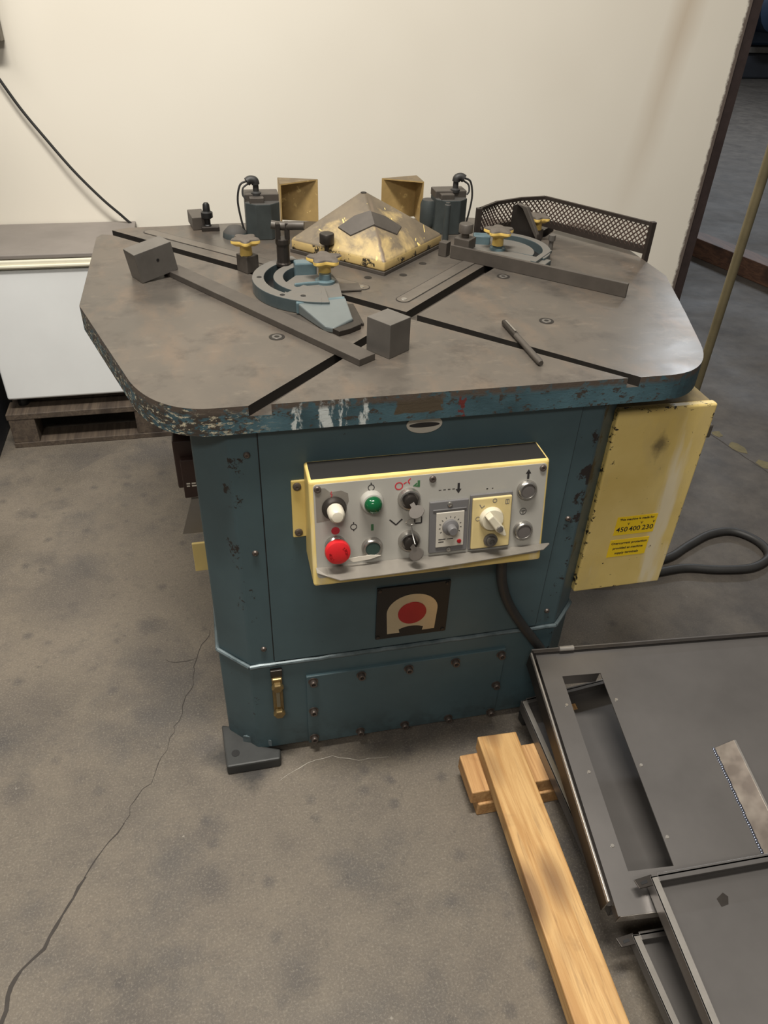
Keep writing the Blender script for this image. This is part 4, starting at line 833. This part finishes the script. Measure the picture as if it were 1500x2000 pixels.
# ------------------------------------------------------------------ loose things on the table
def tagb(o, l, c, g=None): return tag(o, l, c, g)
o = build('steel_block', MB().box(-0.027, 0.027, -0.027, 0.027, 0.0003, 0.062, Tr(-0.0745, -0.148, H, dg(36))), 'block_steel', None, 0.0008)
tag(o, 'plain steel cube standing upright near the middle of the table beside the flat bar tip', 'block')
u = Vector((0.872, 0.464, 0.158)).normalized(); T = Matrix.Identity(4)
a_, t_, r_ = 0.489, 0.159, 0.009
u = Vector((math.cos(a_)*math.cos(t_), math.sin(a_)*math.cos(t_), math.sin(t_))); v0_ = Vector((-math.sin(a_), math.cos(a_), 0)); wv_ = u.cross(v0_)
T = Matrix(((u.x, v0_.x, wv_.x, -0.506), (u.y, v0_.y, wv_.y, 0.234), (u.z, v0_.z, wv_.z, 0.9004), (0, 0, 0, 1)))
e = thing('steel_block', (-0.49, 0.27, H), 'steel block with a small drilled hole, tilted on the far end of the flat bar', 'block')
bb = build('block_body', MB().box(0, 0.084, 0, 0.050, 0.0, 0.060, T), 'block_steel', e, 0.0008)
mb = MB(); mb.lathe([(0.0032, 0), (0.0032, 0.0004), (0.0, 0.0004)], T @ Matrix.Translation((0.046, -0.0001, 0.034)) @ Matrix.Rotation(PI/2, 4, 'X'), 14); build('drilled_hole', mb, 'black', e)
pa, pb = Vector((-0.121, -0.195, 0)), Vector((-0.449, 0.296, 0))
d = (pb-pa).normalized(); n_ = Vector((-d.y, d.x, 0)); Tb = Matrix(((d.x, n_.x, 0, pa.x), (d.y, n_.y, 0, pa.y), (0, 0, 1, H), (0, 0, 0, 1)))
o = build('flat_bar', MB().box(0, (pb-pa).length, -0.019, 0.019, 0.0003, 0.0125, Tb), 'dusty_steel', None, 0.0008)
tag(o, 'long flat steel bar lying diagonally across the left half of the table', 'bar')
pe = thing('marker_pen', (0.176, -0.165, H), 'grey metal marker pen lying across the slot on the right half of the table', 'pen')
P0, P1 = Vector((0.171, -0.067, H+0.006)), Vector((0.174, -0.250, H+0.006)); dv = (P1-P0)
def pl(t): return P0+dv*t
mb = MB(); mb.tube([pl(0.35), pl(0.6), pl(0.97), pl(1.0)], [0.0055, 0.0057, 0.0057, 0.0045], 12, False); build('pen_barrel', mb, 'dusty_steel', pe, smooth=True)
mb = MB(); mb.tube([pl(0.0), pl(0.03), pl(0.34), pl(0.36)], [0.0040, 0.0058, 0.0058, 0.0056], 12, False); build('pen_cap', mb, 'dark_steel', pe, smooth=True)
mb = MB(); mb.bar(tuple(pl(0.05)+Vector((0.0, 0, 0.0062))), tuple(pl(0.33)+Vector((0.0, 0, 0.0066))), 0.003, 0.0012); build('pen_clip', mb, 'chrome', pe)

# ------------------------------------------------------------------ fridge, pallet, wall fittings
pt = thing('wooden_pallet', (-0.62, 1.31, 0), 'dark weathered wooden pallet under the white mini fridge', 'pallet')
pb0 = None
for y0 in (1.142, 1.268, 1.394):
    build('deck_board', MB().box(-1.110, -0.150, y0, y0+0.096, 0.112, 0.134), 'pallet_wood', pt, 0.002)
for y0 in (1.142, 1.394): build('bottom_board', MB().box(-1.108, -0.152, y0, y0+0.096, 0.0, 0.020), 'pallet_wood', pt, 0.002)
for x0 in (-1.106, -0.685, -0.260):
    for y0 in (1.144, 1.395): build('spacer_block', MB().box(x0, x0+0.085, y0, y0+0.092, 0.020, 0.112), 'pallet_wood', pt, 0.002)
fr = thing('mini_fridge', (-0.86, 1.34, 0.134), 'small white fridge with dusty grey top standing on the pallet by the wall', 'fridge')
build('fridge_case', MB().box(-1.088, -0.612, 1.200, 1.492, 0.160, 0.664), 'fridge_white', fr, 0.004)
build('fridge_door', MB().box(-1.094, -0.612, 1.166, 1.197, 0.178, 0.622), 'fridge_white', fr, 0.007, 3)
build('door_handle_trim', MB().box(-1.094, -0.612, 1.160, 1.197, 0.628, 0.656), 'fridge_trim', fr, 0.004)
build('trim_lip', MB().box(-1.094, -0.612, 1.154, 1.164, 0.634, 0.642), 'fridge_trim', fr, 0.002)
build('fridge_worktop', MB().box(-1.096, -0.606, 1.164, 1.496, 0.658, 0.672), 'fridge_top', fr, 0.003)
for x_ in (-1.06, -0.64):
    for y_ in (1.22, 1.46): build('fridge_foot', MB().lathe([(0.018, 0.134), (0.018, 0.150), (0.014, 0.162)], Tr(x_, y_, 0), 14), 'black', fr)
o = build('hanging_power_cord', MB().tube([(-1.03, 1.482, 1.27), (-0.955, 1.480, 1.135), (-0.90, 1.478, 1.03), (-0.845, 1.474, 0.945), (-0.775, 1.466, 0.845), (-0.70, 1.462, 0.755), (-0.640, 1.470, 0.69), (-0.598, 1.482, 0.63), (-0.580, 1.486, 0.50), (-0.575, 1.486, 0.25), (-0.572, 1.486, 0.139)], 0.0045, 10), 'black_rubber', None, smooth=True)
tag(o, 'thin black power cord hanging down the cream wall behind the fridge', 'cord')
wb = thing('wall_box', (-1.05, 1.47, 1.208), 'dark grey electrical box at the upper left edge of the cream wall', 'box')
build('box_case', MB().box(-1.125, -0.903, 1.45, 1.499, 1.208, 1.62), 'box_grey', wb, 0.003); build('box_lid', MB().box(-1.12, -0.908, 1.443, 1.45, 1.213, 1.61), 'box_grey', wb, 0.002)

lk = thing('added_locker', (-1.45, 1.27, 0), 'added dark locker, mostly out of view left of the fridge, shading the wall', 'locker')  # guessed object, added mostly unseen to darken the wall's left end
build('locker_case', MB().box(-1.75, -1.150, 1.07, 1.492, 0.0, 1.45), 'far_dark', lk, 0.004); build('locker_door', MB().box(-1.74, -1.160, 1.052, 1.068, 0.06, 1.43), 'far_dark', lk, 0.003); build('door_handle', MB().box(-1.20, -1.185, 1.035, 1.052, 0.70, 0.84), 'dark_steel', lk, 0.003)

# ------------------------------------------------------------------ timber and sheet metal panels in front
o = build('timber_beam', MB().box(-0.044, 0.044, 0, 0.95, 0.0805, 0.1195, Tr(0.106, -1.375, 0, dg(-1.8))), 'pine', None, 0.003)
o.location.x += 0.0; tag(o, 'long pale pine timber lying on the floor in front of the machine', 'timber')
o = build('wood_block', MB().box(0.052, 0.47, -0.529, -0.436, 0.0405, 0.080), 'pine_cross', None, 0.003); tag(o, 'upper of two crossed pine boards under the end of the long timber', 'wood block')
o = build('wood_block', MB().box(0.068, 0.48, -0.534, -0.440, 0.0, 0.040), 'pine_cross', None, 0.003); tag(o, 'lower pine board on the floor under the long timber', 'wood block')
o = build('support_batten', MB().box(0.50, 0.588, -1.25, -0.40, 0.0, 0.0798), 'pine', None, 0.003); tag(o, 'pine batten on the floor beneath the stacked steel trays', 'timber')
o = build('wood_offcut', MB().box(0.325, 0.400, -0.422, -0.345, 0.0, 0.0798), 'pine_cross', None, 0.003); tag(o, 'pine offcut glimpsed through a small hole in the lower steel tray', 'wood block')
o = build('support_post', MB().box(0.62, 0.70, -0.46, -0.38, 0.0828, 0.196), 'pine_cross', None, 0.003); tag(o, 'short pine post propping up the panel with the long cutout', 'wood block')
def afr(TL, u, v):     # local u along the top edge, v towards the viewer, w up
    u = Vector((u[0], u[1], 0)).normalized(); v = Vector((v[0], v[1], 0)).normalized()
    return Matrix(((u.x, v.x, 0, TL[0]), (u.y, v.y, 0, TL[1]), (0, 0, 1, TL[2]), (0, 0, 0, 1)))
def sheet_with_hole(mb, U, V, h, z0, z1, T):
    if h is None: mb.box(0, U, 0, V, z0, z1, T); return
    a, b, c, d = h
    mb.box(0, U, 0, c, z0, z1, T); mb.box(0, U, d, V, z0, z1, T); mb.box(0, a, c, d, z0, z1, T); mb.box(b, U, c, d, z0, z1, T)
# lower big panel
def tray(name, TL, u, v, U, V, fh, label, hole=None, ear=True):
    T = afr(TL, u, v); e = thing(name, (TL[0]+0.3*1, TL[1]-0.2, TL[2]), label, 'metal panel', 'fabricated sheet metal panels stacked on timber')
    mb = MB(); sheet_with_hole(mb, U, V, hole, 0, 0.002, T); build('panel_sheet', mb, 'mill_steel', e)
    build('side_flange', MB().box(0, 0.0025, 0, V, 0.0, fh, T), 'mill_steel', e); build('side_return', MB().box(0, 0.014, 0, V, fh-0.0022, fh, T), 'steel_edge_glint', e, 0.0008)
    build('end_flange', MB().box(0.002, U, 0, 0.0025, 0.002, fh, T), 'mill_steel', e)
    build('end_return', MB().box(0.014, U, -0.004, 0.010, fh-0.0022, fh, T), 'mill_steel', e, 0.0008)
    if ear:
        mb = MB(); mb.prism([(-0.030, 0.000), (0.004, -0.004), (0.004, 0.014), (-0.026, 0.016)], fh-0.004, fh-0.001, T); er = build('hinge_ear', mb, 'dark_steel', e, 0.0008)
        mb = MB(); mb.prism([(-0.020, 0.006), (-0.008, 0.004), (-0.008, 0.009), (-0.020, 0.011)], fh-0.0009, fh-0.0004, T); build('ear_slot', mb, 'black', er)
    return e, T
hU = (0.118, 0.136, 0.022, 0.040)
tray('sheet_metal_panel', (0.224, -0.344, 0.0803), (0.99, 0.10), (-0.012, -1), 0.90, 0.47, 0.030, 'large dark steel tray at the bottom of the stack, its edge showing beside the timber', hU, False)
# top big panel with cutout, propped up at the back
def tfr(TL, u, v):
    u = Vector(u).normalized(); v = Vector(v); v = (v-u*v.dot(u)).normalized(); w_ = v.cross(u)
    if w_.z < 0: w_ = -w_
    return Matrix(((u.x, v.x, w_.x, TL[0]), (u.y, v.y, w_.y, TL[1]), (u.z, v.z, w_.z, TL[2]), (0, 0, 0, 1)))
T1p = tfr((0.241, -0.325, 0.250), (0.997, -0.082, 0), (-0.088, -0.985, -0.150))
e1 = thing('sheet_metal_panel', (0.55, -0.55, 0.20), 'large dark steel panel with a long rectangular cutout and welded fin', 'metal panel', 'fabricated sheet metal panels stacked on timber')
PV = 0.536
mb = MB(); sheet_with_hole(mb, 0.95, PV, (0.043, 0.129, 0.067, 0.467), -0.0025, 0.0, T1p @ Matrix.Translation((0, 0, 0))); build('panel_sheet', mb, 'mill_steel', e1)
build('side_flange', MB().box(0.004, 0.0065, 0.012, PV, -0.032, -0.002, T1p), 'mill_steel', e1)
build('side_lip', MB().box(-0.010, 0.004, 0.008, 0.512, -0.026, -0.0235, T1p), 'dark_steel', e1)
build('side_return', MB().box(-0.0105, -0.0065, 0.004, 0.512, -0.038, 0.003, T1p), 'steel_edge_glint', e1, 0.001)
build('return_face', MB().box(-0.0112, -0.0106, 0.004, 0.512, -0.044, -0.004, T1p), 'dark_steel', e1)
build('rear_flange', MB().box(-0.008, 0.95, 0.0, 0.0025, -0.032, 0.009, T1p), 'mill_steel', e1)
build('rear_return', MB().box(-0.006, 0.95, 0.0025, 0.010, 0.0065, 0.009, T1p), 'dark_steel', e1, 0.0006)
build('front_flange', MB().box(0.004, 0.95, PV-0.002, PV+0.0008, -0.030, -0.001, T1p), 'steel_edge_glint', e1)
build('cutout_wall', MB().box(0.040, 0.132, 0.058, 0.0605, -0.045, -0.0026, T1p), 'mill_steel', e1)
mb = MB(); mb.tube([T1p @ Vector((0.052, 0.006, 0.012)), T1p @ Vector((0.084, 0.006, 0.012))], 0.0058, 12, False); cl = build('hinge_pin', mb, 'steel_edge_glint', e1, smooth=True)
rv = None
for u_, v_ in [(0.032, 0.135), (0.141, 0.133), (0.032, 0.281), (0.140, 0.278), (0.030, 0.421), (0.137, 0.417)]:
    q = T1p @ Vector((u_, v_, 0.0009))
    if rv is None:
        mb = MB(); mb.lathe([(0.0035, -0.0012), (0.0032, 0.0006), (0, 0.0008)], Matrix.Translation(q), 10); rv = build('rivet_stud', mb, 'steel_edge_glint', e1, smooth=True); RO = WL[rv.name]-q
    else: copy_at(rv, q+RO, e1)
XF = T1p @ Matrix(((1, 0, 0, 0), (0, 0, -1, 0), (0, 1, 0, 0), (0, 0, 0, 1)))
mb = MB(); mb.prism([(0.302, 0.0), (0.305, 0.0), (0.335, 0.026), (0.333, 0.028)], -0.484, -0.258, XF); fin = build('welded_fin', mb, 'tint', e1, 0.0004)
mb = MB(); mb.prism([(0.333, 0.028), (0.338, 0.0265), (0.338, 0.0), (0.335, 0.0), (0.335, 0.025)], -0.484, -0.258, XF); build('fin_edge', mb, 'steel_edge_glint', fin)
mb = MB()
for i in range(48):
    q = T1p @ Vector((0.301+random.uniform(-0.0008, 0.0008), 0.260+i*0.0046, 0.0006)); mb.lathe([(0.0034, -0.0012), (0.0030, 0.0008), (0.0016, 0.0018), (0, 0.0020)], Matrix.Translation(q), 8)
build('weld_bead', mb, 'bead', fin, smooth=True, kind='stuff')
# two smaller panels overlapping at the front right
tray('sheet_metal_panel', (0.235, -0.862, 0.0803), (0.995, -0.05), (-0.014, -1), 0.62, 0.50, 0.024, 'narrow lower steel tray partly hidden under the small front panel', None, True)
e2, T2p = tray('sheet_metal_panel', (0.266, -0.817, 0.1790), (0.995, -0.03), (-0.090, -1), 0.62, 0.50, 0.029, 'smaller dark steel panel with upturned edges at the front right corner', None, True)
mb = MB(); mb.prism([(0.112, 0.044), (0.128, 0.036), (0.134, 0.044), (0.128, 0.056), (0.114, 0.058)], 0.0021, 0.0026, T2p); build('knockout', mb, 'dark_steel', e2)

# ------------------------------------------------------------------ floor cable, pole, back beam, far machine
o = build('power_cable', MB().tube([(0.45, 0.26, 0.013), (0.62, 0.20, 0.013), (0.78, 0.155, 0.013), (0.90, 0.160, 0.013), (1.00, 0.205, 0.013), (1.10, 0.245, 0.013), (1.185, 0.245, 0.013), (1.235, 0.185, 0.013), (1.225, 0.115, 0.013), (1.14, 0.075, 0.013), (1.03, 0.085, 0.013), (0.93, 0.110, 0.013), (0.80, 0.105, 0.013), (0.66, 0.12, 0.013), (0.50, 0.19, 0.013)], 0.0125, 12), 'black_rubber', None, smooth=True)
tag(o, 'thick black cable looped on the floor beside the yellow cabinet', 'cable')
pp = thing('conduit_pole', (1.02, 0.42, 0), 'thin upright brassy pole standing behind the yellow cabinet', 'pole')
build('pole_tube', MB().lathe([(0.0125, 0.006), (0.0125, 2.6), (0, 2.6)], Tr(1.02, 0.42, 0), 16), 'pole', pp, smooth=True)
build('pole_base', MB().lathe([(0.045, 0), (0.045, 0.006), (0.020, 0.008)], Tr(1.02, 0.42, 0), 20), 'dark_steel', pp)
o = build('wooden_skid', MB().bar((2.52, 3.35, 0.055), (3.05, 1.20, 0.055), 0.13, 0.11), 'beam_wood', None, 0.004)
tag(o, 'old reddish wooden skid beam on the dark floor beyond the wall', 'beam')
fm = thing('far_machine', (8.5, 11.2, 0), 'dark blue machine far back in the shop beyond the wall edge', 'machine')
build('far_base', MB().box(7.6, 9.6, 10.9, 12.0, 0.0, 0.35), 'far_dark', fm, 0.03)
build('far_bed', MB().box(7.7, 9.5, 10.95, 11.9, 0.45, 1.4), 'far_blue', fm, 0.04)
build('far_rail', MB().box(7.5, 9.7, 10.85, 11.1, 0.36, 0.44), 'block_steel', fm, 0.01)
build('far_motor', MB().lathe([(0.30, 0), (0.36, 0.05), (0.36, 0.5), (0.20, 0.6)], Matrix.Translation((8.3, 10.95, 1.0)) @ Matrix.Rotation(PI/2, 4, 'X'), 20), 'far_blue', fm, smooth=True)
build('far_hood', MB().box(7.9, 9.5, 11.0, 11.8, 1.4, 2.0), 'far_dark', fm, 0.05)
build('far_guard_rail', MB().box(7.6, 9.6, 10.88, 10.96, 1.42, 1.50), 'block_steel', fm, 0.01)
